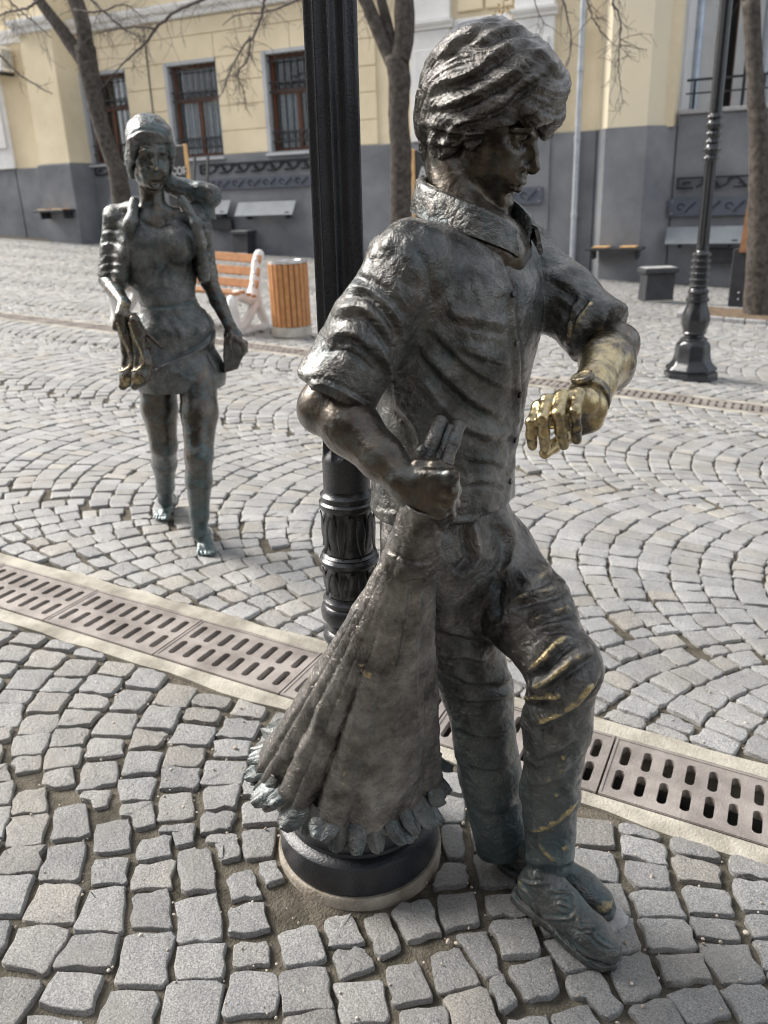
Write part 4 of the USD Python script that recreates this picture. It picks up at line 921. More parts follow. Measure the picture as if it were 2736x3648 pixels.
# earth pit of the right tree with its kerb
px_, py_ = -.35, 12.7
pit = box(-.82, .82, -.55, .55, -.06, .0); pit = trimesh.creation.box([1.7, 1.12, .06]); pit = pit.subdivide().subdivide().subdivide().subdivide()
pit.apply_translation([px_, py_, 0]); V = pit.vertices; V[:, 2] += gz(V[:, 0], V[:, 1]) + (V[:, 2] > 0) * ((meshkit.fbm(V * 9, 3, 2)) * .05 + .05 * np.exp(-((V[:, 0] - px_) ** 2 + (V[:, 1] - py_) ** 2) / .1))
p_ = obj('tree_pit', pit, 'soil', smooth=True); tag(p_, kind='structure')
kt = thing('pit_kerb', 'low grey stone kerb round the earth pit of the right hand tree', 'kerb', (px_, py_, gz(px_, py_)))
for k in range(7):
    for yy_ in (-.60, .60):
        x = -.92 + k * .265; b = box(x + .004, x + .257, yy_ - .05, yy_ + .05, -.08, .055, .012); b.vertices[:, 2] += GX * b.vertices[:, 0] + GY * b.vertices[:, 1]; obj('kerb_stone', b, 'kerb', kt)
for k in range(4):
    for xx_ in (-.97, .97):
        y = -.54 + k * .272; b = box(xx_ - .05, xx_ + .05, y + .004, y + .264, -.08, .052, .012); b.vertices[:, 2] += GX * b.vertices[:, 0] + GY * b.vertices[:, 1]; obj('kerb_stone', b, 'kerb', kt)
# ================================================================ the young man
mF = .78 * R2 - .63 * F2; mL = .63 * R2 + .78 * F2; UP = np.array([0, 0, 1.])
TF = frame(mF, mL, UP)
man = thing('young_man_statue', 'bronze statue of a young man leaning on the lamp post, looking at his polished wrist', 'statue', (-.40, 1.42, gz(-.40, 1.42)))
MO = np.array([-.40, 1.42, gz(-.40, 1.42)])
def put(name, sk, mat_, parent, origin, label=None, **kw):
    m, uv = sk.done(**kw); m = m.copy(); m.vertices = m.vertices - origin
    return obj(name, m, mat_, parent, uv=uv, label=label)
# joints
neckb = at(1008, 470, 1.43); Rsh = at(884, 576, 1.305); Lsh = at(1118, 548, 1.555); chest = at(990, 700, 1.43)
Rel = at(708, 872, 1.275); Rwr = at(872, 1036, 1.165)
Lel = at(1322, 748, 1.385); Lwr = at(1268, 868, 1.175)
waist = at(968, 985, 1.45); pelv = at(962, 1150, 1.45)
hipL = at(1066, 1210, 1.50); kneeL = at(1218, 1440, 1.27); ankL = at(1186, 1850, 1.43)
hipR = at(935, 1210, 1.42); kneeR = at(1030, 1490, 1.47); ankR = at(1088, 1860, 1.56)

# --- head placement
pit = math.radians(20); hd = (.86 * R2 - .50 * F2); hd /= np.linalg.norm(hd)
hX = math.cos(pit) * hd - math.sin(pit) * UP; hY = np.cross(UP, hd); hZ = np.cross(hX, hY); HR = frame(hX, hY, hZ); HS = .925
nose = at(1165, 368, 1.425); HO = nose - HR @ (np.array([.1265, 0, -.036]) * HS)
hp = lambda x, y, z: HO + HR @ (np.array([x, y, z]) * HS)
# --- skin: head, neck, arms, hands as one body
allp = np.array([neckb, Rsh, Lsh, Rel, Rwr, Lel, Lwr, waist, at(1150, 990, 1.14), at(980, 1120, 1.1), hp(-.12, 0, .15), hp(.14, 0, .15)])
B = Clay(allp.min(0) - .07, allp.max(0) + .08, .0027)
head_clay(B, HO, HR, HS)
B.chain([at(998, 490, 1.45), hp(-.040, 0, -.055)], [.052, .047], .012); B.chain([hp(-.054, 0, -.03), at(982, 475, 1.47)], [.036, .042], .014)
B.chain([at(1070, 545, 1.385), hp(-.03, -.05, -.06)], [.012, .014], .015); B.chain([at(1062, 540, 1.40), at(1088, 560, 1.37)], [.035, .03], .03)
B.ell(at(1050, 545, 1.42), (.07, .09, .06), TF, .03)
B.chain([chest, waist], [.085, .08], .02); B.cone(Rsh, chest, .045, .06, .02); B.cone(Lsh, chest, .045, .06, .02)
def arm(sh, el, wr, twist):
    f = 1.0 if twist > 0 else .88
    B.chain([sh, el], [.046, .041 * f], .015)
    m1 = el + (wr - el) * .32
    B.chain([el, m1, el + (wr - el) * .72, wr], [.041 * f, .0445 * f, .034 * f, .0275 * f], .012)
arm(Rsh, Rel, Rwr, 1); arm(Lsh, Lel, Lwr, -1)
B.ell(Rel + R2 * -.012 + UP * -.012, (.036, .036, .036), None, .015); B.ell(at(1345, 745, 1.40), (.029, .029, .034), None, .015)
B.ell(at(1328, 790, 1.335), (.032, .030, .042), None, .02)
# right fist round the bouquet: zoom pixels to display pixels
h2 = lambda x, y, D: at(818.6 + .1371 * x, 879.2 + .1371 * y, D)
B.chain([Rwr, h2(520, 1230, 1.155)], [.0265, .0245], .012)
for n_, ((a, b), (c, d), dd) in enumerate((((1165, 1100), (1185, 1310), 0), ((1150, 1325), (1160, 1510), .001), ((1085, 1505), (1100, 1690), .004), ((985, 1650), (985, 1830), .008))):
    k0 = h2(a - 34, b, 1.124 + dd); k1 = h2(c - 6, d, 1.150 + dd); k2 = h2(c - 130, d + 30, 1.185 + dd); k3 = h2(c - 320, d - 60, 1.190 + dd)
    B.cone(h2(470, 1110 + n_ * 95, 1.158), k0, .0185, .0122, .006); hand_finger(B, [k0, k1, k2, k3], .0118, .0092, .003); B.ell(k0, (.0132, .0132, .0132), None, .003)
B.chain([h2(440, 1330, 1.163), h2(820, 1600, 1.146)], [.022, .017], .010); B.chain([h2(600, 1200, 1.168), h2(900, 1400, 1.160)], [.024, .022], .010)
hand_finger(B, [h2(440, 1000, 1.170), h2(640, 945, 1.160), h2(900, 950, 1.150), h2(1110, 1010, 1.146)], .0150, .0105, .004)
# left hand, hanging from the wrist
h1 = lambda x, y, D: at(1103.6 + .18275 * x, 667 + .18275 * y, D)
FJ = [[(795, 1015, 1.132), (752, 1225, 1.098), (768, 1415, 1.108), (776, 1545, 1.118)], [(598, 1035, 1.124), (560, 1240, 1.088), (590, 1445, 1.098), (628, 1610, 1.108)],
      [(425, 1090, 1.122), (377, 1290, 1.090), (388, 1460, 1.096), (410, 1650, 1.110)], [(325, 1165, 1.128), (246, 1340, 1.104), (243, 1490, 1.108), (256, 1620, 1.118)]]
for n_, j in enumerate(FJ):
    P_ = [h1(*q) for q in j]; B.cone(h1(905, 1075, 1.155), P_[0], .0135, .0088, .005); hand_finger(B, P_, .0094 - .0007 * (n_ == 3), .0076 - .0005 * (n_ == 3), .0025); B.ell(P_[0], (.0098, .0098, .0098), None, .004)
B.chain([Lwr, h1(860, 1110, 1.160), h1(620, 1150, 1.146), h1(440, 1200, 1.142)], [.0255, .0200, .0140, .0105], .008)
B.chain([h1(970, 1190, 1.172), h1(930, 1300, 1.176), h1(760, 1440, 1.178)], [.021, .019, .011], .010)
B.chain([h1(880, 1190, 1.176), h1(640, 1290, 1.168), h1(490, 1330, 1.160)], [.022, .018, .012], .008)
hand_finger(B, [h1(900, 1350, 1.176), h1(680, 1500, 1.168), h1(500, 1630, 1.142), h1(405, 1705, 1.130)], .0120, .0088, .003)
bm = B.mesh(2)
body = Skin(bm, 0, .18)
def crest(s):
    return s
body.noise(.0009, 55, 3)
goldarm = np.clip(1 - np.abs((body.V - (Lwr + Lel) / 2) @ R2) / .30, 0, 1)
dline = lambda a, b: np.linalg.norm(body.V - (a + np.clip(((body.V - a) @ (b - a)) / ((b - a) @ (b - a)), 0, 1)[:, None] * (b - a)), axis=1)
da = np.minimum(dline(Lel, Lwr) / .055, dline(Lwr, h1(480, 1450, 1.11)) / .075)
tcuff = np.clip(((body.V - Lel) @ (Lwr - Lel)) / ((Lwr - Lel) @ (Lwr - Lel)), 0, 1)
body.u = np.maximum(body.u, (.46 + .27 * np.clip(tcuff * 2, 0, 1)) * np.clip(1.8 - da * 1.2, 0, 1)); body.v[da < 1.4] = 0
body.wear(nose, .012, .42); body.wear(Rel - UP * .03 - R2 * .02, .02, .45)
hpx = np.exp(-((project(body.V) - [1255, 925]) ** 2).sum(1) / 30 ** 2) * (da < 1.4); body.u -= .35 * hpx  # palm hollow: shade put into the colour by lessening the gold
for fj in FJ:
    for a, b in zip(fj[:-1], fj[1:]): body.wear(h1(*a) - mL * .0 + (CAM - h1(*a)) / np.linalg.norm(CAM - h1(*a)) * .008, .012, .70)
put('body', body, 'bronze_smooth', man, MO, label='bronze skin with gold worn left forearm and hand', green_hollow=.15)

# --- hair: a thick cap combed forward
H = Clay(hp(0, 0, .05) - .21, hp(0, 0, .05) + .21, .0030)
eh = lambda c, r, k=.02: H.ell(hp(*(np.array(c) * [.97, .97, .98])), np.array(r) * HS * np.array([.915, .95, .95]), HR, k)
eh((-.012, 0, .066), (.124, .100, .104)); eh((.055, 0, .088), (.078, .084, .060)); eh((.096, 0, .062), (.034, .066, .034)); eh((.112, .022, .046), (.020, .036, .024), .012)
eh((-.080, 0, .025), (.056, .078, .072)); eh((-.088, 0, -.025), (.036, .058, .042)); eh((-.078, 0, -.062), (.026, .046, .034), .012)
for s in (-1, 1): eh((.000, s * .070, .036), (.080, .032, .048)); eh((-.034, s * .066, -.020), (.040, .022, .050)); eh((.022, s * .072, -.008), (.020, .012, .034), .010)
eh((.108, .030, .026), (.013, .020, .020), .010); eh((.094, -.040, .048), (.026, .024, .020), .012)
hm = H.mesh(1); hair = Skin(hm, 0, .16)
q = (hair.V - HO) @ HR / HS; cx_, cz_ = .075, -.055
rad = np.hypot(q[:, 0] - cx_, q[:, 2] - cz_); ang = np.arctan2(q[:, 2] - cz_, q[:, 0] - cx_)
rw = rad + .012 * np.sin(ang * 2.3 + q[:, 1] * 20) + .02 * meshkit.fbm(np.c_[ang * 1.2, q[:, 1] * 9, rad * 6], 2, 9)
lk = lambda f, s, a=1.6: meshkit.noise(np.c_[rw * f, ang * a, q[:, 1] * f * .45], s)
saw = lambda x: (x % 1) ** 1.0
sw = lambda f, s, a: (lambda x: np.where(x < .75, x / .75, (1 - x) / .25))((rw * f + .7 * lk(18, s, a * .4) + 1.1 * meshkit.noise(np.c_[q * 7], s + 7)) % 1)
hair.D += .0048 * (sw(30, 1, .7) - .5) + .0022 * (np.abs(lk(80, 2, 1.5) - .5) * 2 - .45) + .0022 * (sw(120, 4, 2) - .5) + .0014 * (lk(300, 5, 4) - .5)
for pts, a, w, w2 in (([(918, 205), (950, 185), (1010, 165), (1075, 118), (1140, 78)], .010, 7, 22), ([(925, 232), (985, 222), (1040, 196), (1100, 165), (1150, 122)], .011, 7, 24), ([(958, 262), (1010, 256), (1070, 232), (1120, 190), (1185, 150)], .010, 7, 22),
        ([(908, 262), (945, 275), (1010, 285), (1080, 268), (1145, 240), (1190, 214)], .008, 6, 18), ([(912, 300), (950, 312), (1000, 300), (1060, 290)], .006, 5, 10), ([(935, 150), (965, 110), (1000, 82), (1050, 62)], .008, 6, 16), ([(1120, 262), (1150, 268), (1180, 260), (1200, 240)], .006, 5, 12),
        ([(1020, 100), (1070, 75), (1130, 62), (1190, 95)], .007, 6, 18), ([(925, 330), (945, 345), (960, 380)], .006, 5, 8), ([(1150, 110), (1185, 130), (1210, 170)], .006, 6, 12)):
    hair.ridge(pts, a, w2, w)
put('hair', hair, 'bronze', man, MO, label='thick wavy bronze hair', green_hollow=.10)

# --- shirt
lo = np.array([Rel, Lel, hipL, hipR, neckb, Lsh, Rsh]).min(0) - .14; hi = np.array([Rel, Lel, hipL, hipR, neckb, Lsh, Rsh]).max(0) + .12
S = Clay(lo, hi, .0031)
S.ell(at(1000, 660, 1.435), (.116, .180, .135), TF, .03); S.ell(at(1005, 570, 1.445), (.080, .165, .060), TF, .03); S.ell(at(985, 800, 1.44), (.112, .165, .20), TF, .04); S.ell(at(965, 960, 1.45), (.104, .150, .16), TF, .04)
S.ell(at(958, 1080, 1.455), (.114, .160, .14), TF, .04)
S.ell(at(1050, 690, 1.375), (.05, .09, .09), TF, .05)
cuffR = Rsh + (Rel - Rsh) * .90; cuffL = Lsh + (Lel - Lsh) * .86
S.chain([Rsh + UP * .002, Rsh + (Rel - Rsh) * .45, cuffR], [.058, .055, .056], .03); S.chain([Lsh, Lsh + (Lel - Lsh) * .5, cuffL], [.055, .052, .050], .025)
S.cone(Rsh, neckb - UP * .034 - mF * .02, .052, .030, .03); S.cone(Lsh, neckb - UP * .034 - mF * .02, .047, .030, .03)
dR = (Rel - Rsh) / np.linalg.norm(Rel - Rsh); dL = (Lel - Lsh) / np.linalg.norm(Lel - Lsh)
S.cone(cuffR - dR * .070, cuffR, .0600, .0625, .004); S.cone(cuffL - dL * .03, cuffL, .054, .057, .004)
def capcut(C, p, d, r, dep):                        # hollow the sleeve end
    C.cone(p + d * (r + .001), p + d * .2, r * 1.0, r * 1.6, .0, 'cut') if dep else None
for p, d, r in ((cuffR, dR, .075), (cuffL, dL, .068)):
    sl, X = S._sl(p - .12, p + .12); dist_ = (X[0] - p[0]) * d[0] + (X[1] - p[1]) * d[1] + (X[2] - p[2]) * d[2]
    near_ = np.sqrt((X[0] - p[0]) ** 2 + (X[1] - p[1]) ** 2 + (X[2] - p[2]) ** 2) - .10
    S._mix(sl, np.maximum(-(dist_ - .004), near_).astype(np.float32), .004, 'cut')
hemA, hemB, hemC = at(800, 1104, 1.40), at(960, 1122, 1.34), at(1108, 1108, 1.42)
nh = np.cross(hemB - hemA, hemC - hemA); nh = nh / np.linalg.norm(nh); nh = nh if nh[2] < 0 else -nh; nh = -UP * .97 + nh * .03
S.half(hemB, nh, .004)
S.cone(neckb - UP * .03, neckb + UP * .12 + mF * .01, .062, .075, .008, 'cut'); S.chain([at(1050, 500, 1.40), at(1072, 540, 1.375)], [.045, .022], .01, 'cut')
sm_ = S.mesh(2); shirt = Skin(sm_, 0, .30)
Gm = np.array([[1, 0, 0], [0, 1, 0], [.35, .25, .55]]).T
shirt.crumple(.0046, 11, 5, Gm); shirt.noise(.0016, 45, 8); shirt.noise(.0034, 17, 12); shirt.crumple(.0016, 30, 6, Gm)
for pts, a, w, w2, gd in (([(748, 640), (790, 628), (830, 655), (862, 705), (872, 740)], .009, 16, 7, .0), ([(728, 690), (780, 668), (822, 700), (846, 748)], .009, 15, 7, 0), ([(708, 742), (762, 722), (800, 748), (838, 800)], .009, 15, 7, 0), ([(770, 590), (820, 600), (862, 640), (890, 690)], .005, 18, 9, 0),
        ([(652, 836), (690, 830), (738, 846), (778, 868), (806, 890)], .006, 5, 5, .30), ([(690, 764), (742, 757), (786, 780), (818, 812)], -.006, 6, 6, 0), ([(800, 720), (835, 790), (838, 860)], .006, 9, 7, 0),
        ([(900, 735), (955, 800), (1010, 856), (1090, 898)], .010, 16, 7, 0), ([(895, 790), (950, 870), (1020, 930), (1095, 955)], .008, 15, 7, 0), ([(962, 672), (1030, 690), (1098, 704)], .007, 15, 8, 0), ([(990, 740), (1040, 765), (1100, 780)], .007, 14, 7, 0), ([(930, 700), (985, 760), (1050, 812), (1110, 838)], .006, 14, 7, 0),
        ([(860, 870), (900, 920), (910, 980)], .007, 12, 7, 0), ([(1000, 985), (1050, 990), (1095, 1010)], .006, 10, 6, 0), ([(985, 1040), (1040, 1035), (1090, 1050)], .005, 10, 6, 0), ([(840, 930), (850, 1000), (835, 1060)], .006, 12, 8, 0), ([(1010, 920), (1060, 935), (1110, 930)], .005, 10, 6, 0),
        ([(796, 1100), (860, 1112), (940, 1124), (1030, 1120), (1106, 1112)], .004, 5, 5, 0), ([(900, 470), (860, 500), (830, 560)], .004, 10, 10, 0), ([(880, 520), (920, 580), (930, 660)], -.005, 8, 8, 0), ([(1085, 640), (1050, 600), (1000, 580)], .004, 14, 10, 0),
        ([(1165, 540), (1170, 590), (1160, 650)], -.004, 7, 7, 0), ([(1190, 600), (1230, 620), (1262, 660)], .006, 12, 7, .1), ([(1200, 640), (1240, 668), (1262, 715)], .005, 12, 7, .1),
        ([(1303, 672), (1279, 712), (1258, 742), (1243, 768)], .008, 9, 5, .62), ([(1318, 690), (1292, 724), (1270, 752)], .008, 8, 5, .62), ([(1285, 650), (1262, 688), (1246, 720)], .007, 8, 5, .6), ([(1260, 648), (1238, 690), (1232, 715)], .006, 8, 5, .42), ([(1359, 712), (1332, 720), (1297, 737), (1268, 775)], .005, 5, 5, .42),
        ([(1335, 690), (1310, 706), (1290, 726)], .006, 8, 5, .6), ([(1345, 676), (1320, 690), (1300, 706)], .005, 8, 5, .55), ([(1250, 690), (1236, 720), (1232, 745)], .005, 7, 5, .5)):
    shirt.ridge(pts, a * .98, w * 1.1, w2 * 1.2, gd)
pk = [(1078, 530), (1092, 580), (1108, 640), (1117, 720), (1122, 800), (1124, 880), (1116, 960), (1108, 1030), (1104, 1108)]
shirt.ridge([(x - 9, y) for x, y in pk], .0045, 7, 7); shirt.ridge(pk, -.007, 3.5, 3.5); shirt.ridge([(x - 19, y) for x, y in pk], -.0022, 3, 3)
put('shirt', shirt, 'bronze', man, MO, label='crumpled bronze shirt with rolled sleeves', wear_crest=.035, green_hollow=.22)
bt = []
for x, y in ((1098, 640), (1108, 740), (1113, 850), (1106, 950), (1098, 1040)):
    k = int(np.argmin(((shirt.px - [x, y]) ** 2).sum(1) + 1e4 * (shirt.face < .3))); p_, n_ = sm_.vertices[k], shirt.n[k]
    b = xf(lathe([(.0052, -.002), (.0056, .0012), (.0040, .0022), (.0015, .0016)], 12), trimesh.geometry.align_vectors([0, 0, 1], n_)[:3, :3], p_ + n_ * .001 - MO)
    obj('button', b, 'bronze', man, uv=np.tile([[.1, .2]], (len(b.vertices), 1)))
# collar: a folded band standing round the neck with two points
def collar():
    n = 40; th = np.linspace(-2.72, 2.72, n); rows = []
    back = np.cos(th / 2.72 * np.pi / 2)            # 1 at the nape, 0 at the front
    cen_ = at(1012, 466, 1.44)
    for k_, (dr, dzb, dzf) in enumerate(((.000, -.016, -.052), (.003, .030, -.032), (.007, .060, -.018), (.014, .059, -.022), (.019, .032, -.042), (.023, .014, -.062))):
        r_f, r_l = .070 + dr, .067 + dr
        x = -np.cos(th) * r_f; y = -np.sin(th) * r_l; z = dzf + (dzb - dzf) * back ** .8
        x = x + .030 * (1 - back) ** 2
        rows.append(cen_ + x[:, None] * mF + y[:, None] * mL + z[:, None] * UP)
    A = np.array(rows); V = A.reshape(-1, 3); f = []
    for r_ in range(len(rows) - 1):
        i = np.arange(n - 1); a, b = r_ * n, (r_ + 1) * n; f += [np.stack([a + i, a + i + 1, b + i + 1], 1), np.stack([a + i, b + i + 1, b + i], 1)]
    m = trimesh.Trimesh(V, np.vstack(f), process=False); m = m.subdivide().subdivide(); nn = np.array(m.vertex_normals); k = len(m.vertices)
    V2 = np.vstack([m.vertices + nn * .0028, m.vertices - nn * .0028]); F2_ = np.vstack([m.faces, m.faces[:, ::-1] + k])
    e = m.edges_sorted; u_, c_ = np.unique(e, axis=0, return_counts=True); be = u_[c_ == 1]; nb = 2 * k; V2 = np.vstack([V2, V2[be[:, 0]], V2[be[:, 1]], V2[be[:, 1] + k], V2[be[:, 0] + k]]); q_ = len(be); i_ = np.arange(q_) + nb; F3 = np.vstack([np.c_[i_, i_ + q_, i_ + 2 * q_], np.c_[i_, i_ + 2 * q_, i_ + 3 * q_]])
    return trimesh.Trimesh(V2, np.vstack([F2_, F3]), process=False)
cl = Skin(collar(), 0, .30); cl.noise(.0028, 26, 3); cl.noise(.0012, 80, 4)
put('collar', cl, 'bronze', man, MO)

# --- trousers
lo = np.array([hipL, hipR, kneeL, ankL, ankR]).min(0) - .15; hi = np.array([hipL, hipR, kneeL, ankL, pelv]).max(0) + .14
T = Clay(lo, hi, .0031)
T.ell(at(962, 1130, 1.455), (.100, .150, .10), TF, .03); T.ell(at(985, 1200, 1.47), (.112, .155, .095), TF, .04)
T.chain([hipL, hipL + (kneeL - hipL) * .5, kneeL], [.084, .076, .061], .03); T.chain([kneeL, at(1204, 1560, 1.31), at(1188, 1710, 1.375), ankL], [.059, .058, .052, .049], .02)
T.chain([hipR, hipR + (kneeR - hipR) * .5, kneeR], [.090, .079, .067], .025); T.chain([kneeR, kneeR + (ankR - kneeR) * .45, ankR], [.066, .063, .054], .02)
T.half(at(1180, 1888, 1.43), -UP + mF * .25, .004)
tmh = T.mesh(2); tr = Skin(tmh, 0, .22)
tr.crumple(.0046, 12, 15, Gm); tr.noise(.0024, 26, 18); tr.noise(.0012, 70, 2); tr.crumple(.0014, 34, 16, Gm)
zrel = np.clip(1.0 - (tr.V[:, 2] - .05) / .75, 0, 1); tr.v = .20 + .62 * zrel
for pts, a, w, w2, gd in (([(1128, 1272), (1159, 1258), (1186, 1232)], .007, 5, 12, .42), ([(1100, 1302), (1159, 1285), (1192, 1277), (1218, 1256)], .008, 5, 13, .45), ([(1140, 1348), (1190, 1331), (1228, 1312)], .008, 5, 13, .45), ([(1150, 1366), (1200, 1352), (1250, 1362)], .006, 6, 12, .2),
        ([(1140, 1455), (1177, 1430), (1205, 1400), (1236, 1376)], .011, 6, 14, .62), ([(1144, 1483), (1190, 1464), (1224, 1437), (1275, 1402)], .011, 6, 14, .60), ([(1136, 1510), (1171, 1498), (1220, 1493)], .009, 5, 11, .60), ([(1148, 1562), (1190, 1540), (1224, 1518), (1254, 1488), (1285, 1448)], .012, 7, 16, .66),
        ([(1128, 1640), (1180, 1620), (1240, 1575)], .006, 7, 12, .35), ([(1136, 1790), (1183, 1773), (1212, 1750), (1246, 1710)], .010, 6, 13, .66), ([(1140, 1690), (1185, 1675), (1230, 1640)], .006, 7, 12, .4), ([(1130, 1845), (1180, 1858), (1240, 1850)], .006, 6, 9, .3), ([(1165, 1800), (1175, 1830), (1205, 1850)], .005, 5, 7, .5),
        ([(930, 1335), (985, 1360), (1028, 1368), (1085, 1356)], .007, 6, 14, 0), ([(975, 1440), (1035, 1466), (1078, 1466), (1112, 1450)], .007, 6, 14, 0), ([(985, 1500), (1040, 1505), (1108, 1490)], .006, 6, 12, .1), ([(990, 1560), (1050, 1580), (1112, 1560)], .006, 6, 12, 0), ([(960, 1420), (1000, 1410), (1050, 1425)], .005, 6, 12, 0),
        ([(1010, 1640), (1060, 1650), (1110, 1632)], .005, 6, 11, 0), ([(1030, 1730), (1070, 1745), (1115, 1728)], .005, 6, 11, 0), ([(1010, 1120), (1016, 1160), (1022, 1200), (1000, 1235), (978, 1245)], .010, 5, 14, .1), ([(1070, 1120), (1100, 1180), (1098, 1215), (1074, 1240)], .008, 5, 12, .15),
        ([(1085, 1255), (1072, 1300), (1080, 1345)], -.010, 8, 8, 0), ([(800, 1190), (815, 1230), (830, 1260)], .006, 8, 8, 0)):
    tr.ridge(pts, a * 1.5, w2 * 1.35, max(w * 1.5, 8), gd)
rg2 = np.random.default_rng(5)
for _ in range(26):
    x, y = rg2.uniform(1140, 1250), rg2.uniform(1570, 1850); tr.ridge([(x, y), (x + rg2.uniform(8, 18), y - rg2.uniform(3, 16))], .002, 5, 5, rg2.uniform(.25, .6))
put('trousers', tr, 'bronze', man, MO, label='creased bronze jeans, gold on the worn knee folds', wear_crest=.05, green_hollow=.18)

# --- shoes
def shoe(heel, toe, name, lift, gold):
    """heel and toe: points under the sole."""
    d = toe - heel; L = np.linalg.norm(d); d /= L; side = np.cross(UP, d); side /= np.linalg.norm(side); u = np.cross(d, side); RR = frame(d, side, u)
    q_ = lambda x, y, z: heel + d * (x * L) + side * y + u * z
    C = Clay(np.minimum(heel, toe) - .09, np.maximum(heel, toe) + np.array([.09, .09, .16]), .0034)
    C.chain([q_(.14, 0, .034), q_(.40, -.002, .034), q_(.72, 0, .030), q_(.87, .002, .027)], [.036, .033, .041, .032], .012)
    C.ell(q_(.16, 0, .055), (.042, .034, .042), RR, .015); C.chain([q_(.20, 0, .085), q_(.45, 0, .062), q_(.75, 0, .038)], [.036, .032, .030], .02)
    C.half(q_(0, 0, .016), -u, .002)
    for pts in ([q_(.13, 0, .010), q_(.42, 0, .010)], [q_(.42, 0, .010), q_(.72, .001, .010)], [q_(.72, .001, .010), q_(.885, .003, .010)]):
        pass
    sole = Polygon([(.0, -.02), (.02 * L, -.036), (.12 * L, -.041), (.4 * L, -.036), (.62 * L, -.045), (.80 * L, -.045), (.94 * L, -.030), (L, -.004), (.995 * L, .014), (.94 * L, .034), (.80 * L, .046), (.62 * L, .044), (.4 * L, .035), (.12 * L, .040), (.02 * L, .034), (0, .02)]).buffer(.004).buffer(-.002, 8)
    sm = extrude(sole, .018); sm = sm.subdivide().subdivide(); V = sm.vertices; sm.vertices = heel + V[:, :1] * d + V[:, 1:2] * side + (V[:, 2:3]) * u
    sk = Skin(C.mesh(2), 0, .62); sk.v[:] = .42; sk.noise(.0016, 40, 5); sk.noise(.0010, 90, 6)
    for c_, r_, a_ in gold: sk.wear(q_(*c_), r_, a_)
    return sk, sm, q_
hL = onground(1112, 1945); tL = onground(1336, 2097); hL = hL + UP * .028 + (tL - hL) * .03; tL = tL - (tL - hL) * .02 + UP * .004
hL[2] = gz(*hL[:2]) + .040
skL, soL, qL = shoe(hL, tL, 'shoe', .03, [((.02, .02, .05), .028, .75), ((.02, -.03, .05), .03, .6), ((.95, 0, .03), .03, .5), ((.8, -.02, .045), .02, .35)])
for pts in ([(1118, 1915), (1150, 1945), (1160, 1985)], [(1160, 1985), (1195, 1985), (1225, 1985), (1245, 1965), (1235, 1930), (1195, 1925), (1190, 1900)], [(1245, 1968), (1252, 2005), (1290, 2000)], [(1112, 1945), (1170, 1995), (1260, 2060), (1330, 2080)], [(1270, 2000), (1290, 2030), (1320, 2045)], [(1205, 1950), (1228, 1958)], [(1205, 1965), (1222, 1972)], [(1262, 2012), (1285, 2018)], [(1120, 1895), (1150, 1910), (1190, 1905)]): skL.ridge(pts, .0036, 3.5, 3.5, .4, groove=.0016)
put('shoe', skL, 'bronze', man, MO, label='front bronze shoe resting on its toe')
kk = Skin(soL, .12, .45); kk.wear(hL, .05, .6); put('sole', kk, 'bronze', man, MO)
tR = onground(1322, 1992); hR = tR - mF * .275; hR[2] = gz(*hR[:2]) + .012; tR[2] = gz(*tR[:2]) + .012
skR, soR, qR = shoe(hR, tR, 'shoe', 0, [((.93, -.01, .035), .03, .75), ((.85, .0, .05), .03, .5)])
put('shoe', skR, 'bronze', man, MO, label='rear bronze shoe with a gold toe cap'); kk = Skin(soR, .1, .5); put('sole', kk, 'bronze', man, MO)
# --- wrist watch
wd = (Lel - Lwr) / np.linalg.norm(Lel - Lwr); wc = Lwr + wd * .012; Ra = trimesh.geometry.align_vectors([0, 0, 1], wd)[:3, :3]
st1 = lathe([(.0305, -.009), (.0325, -.008), (.0325, .008), (.0305, .009)], 40); st1 = xf(st1, Ra, wc - MO)
obj('watch_strap', st1, 'bronze', man, uv=np.tile([[.55, .0]], (len(st1.vertices), 1)))
fn = at(1258, 838, 1.17) - wc; fn = fn - wd * (fn @ wd); fn /= np.linalg.norm(fn); wf = xf(lathe([(.015, 0), (.0175, .002), (.0175, .006), (.0155, .0085), (.0150, .0070), (.002, .0070)], 30), trimesh.geometry.align_vectors([0, 0, 1], fn)[:3, :3], wc + fn * .030 - MO)
obj('watch_case', wf, 'bronze', man, uv=np.tile([[.62, .0]], (len(wf.vertices), 1)))
lump = trimesh.creation.icosphere(3, 1.0); lump.vertices *= np.array([.050, .036, .012]); lump.vertices += (meshkit.fbm(lump.vertices * 40, 3, 2) - .5)[:, None] * .012
c_ = onground(1335, 2005); 
lt = obj('footing', [xf(lump, rotz(.4), c_ + [-.03, .02, .0]), xf(lump * 1 if False else lump, rotz(1.5), onground(1245, 1905) + [0.0, 0, 0])], 'stone_lump', smooth=True); tag(lt, kind='structure')
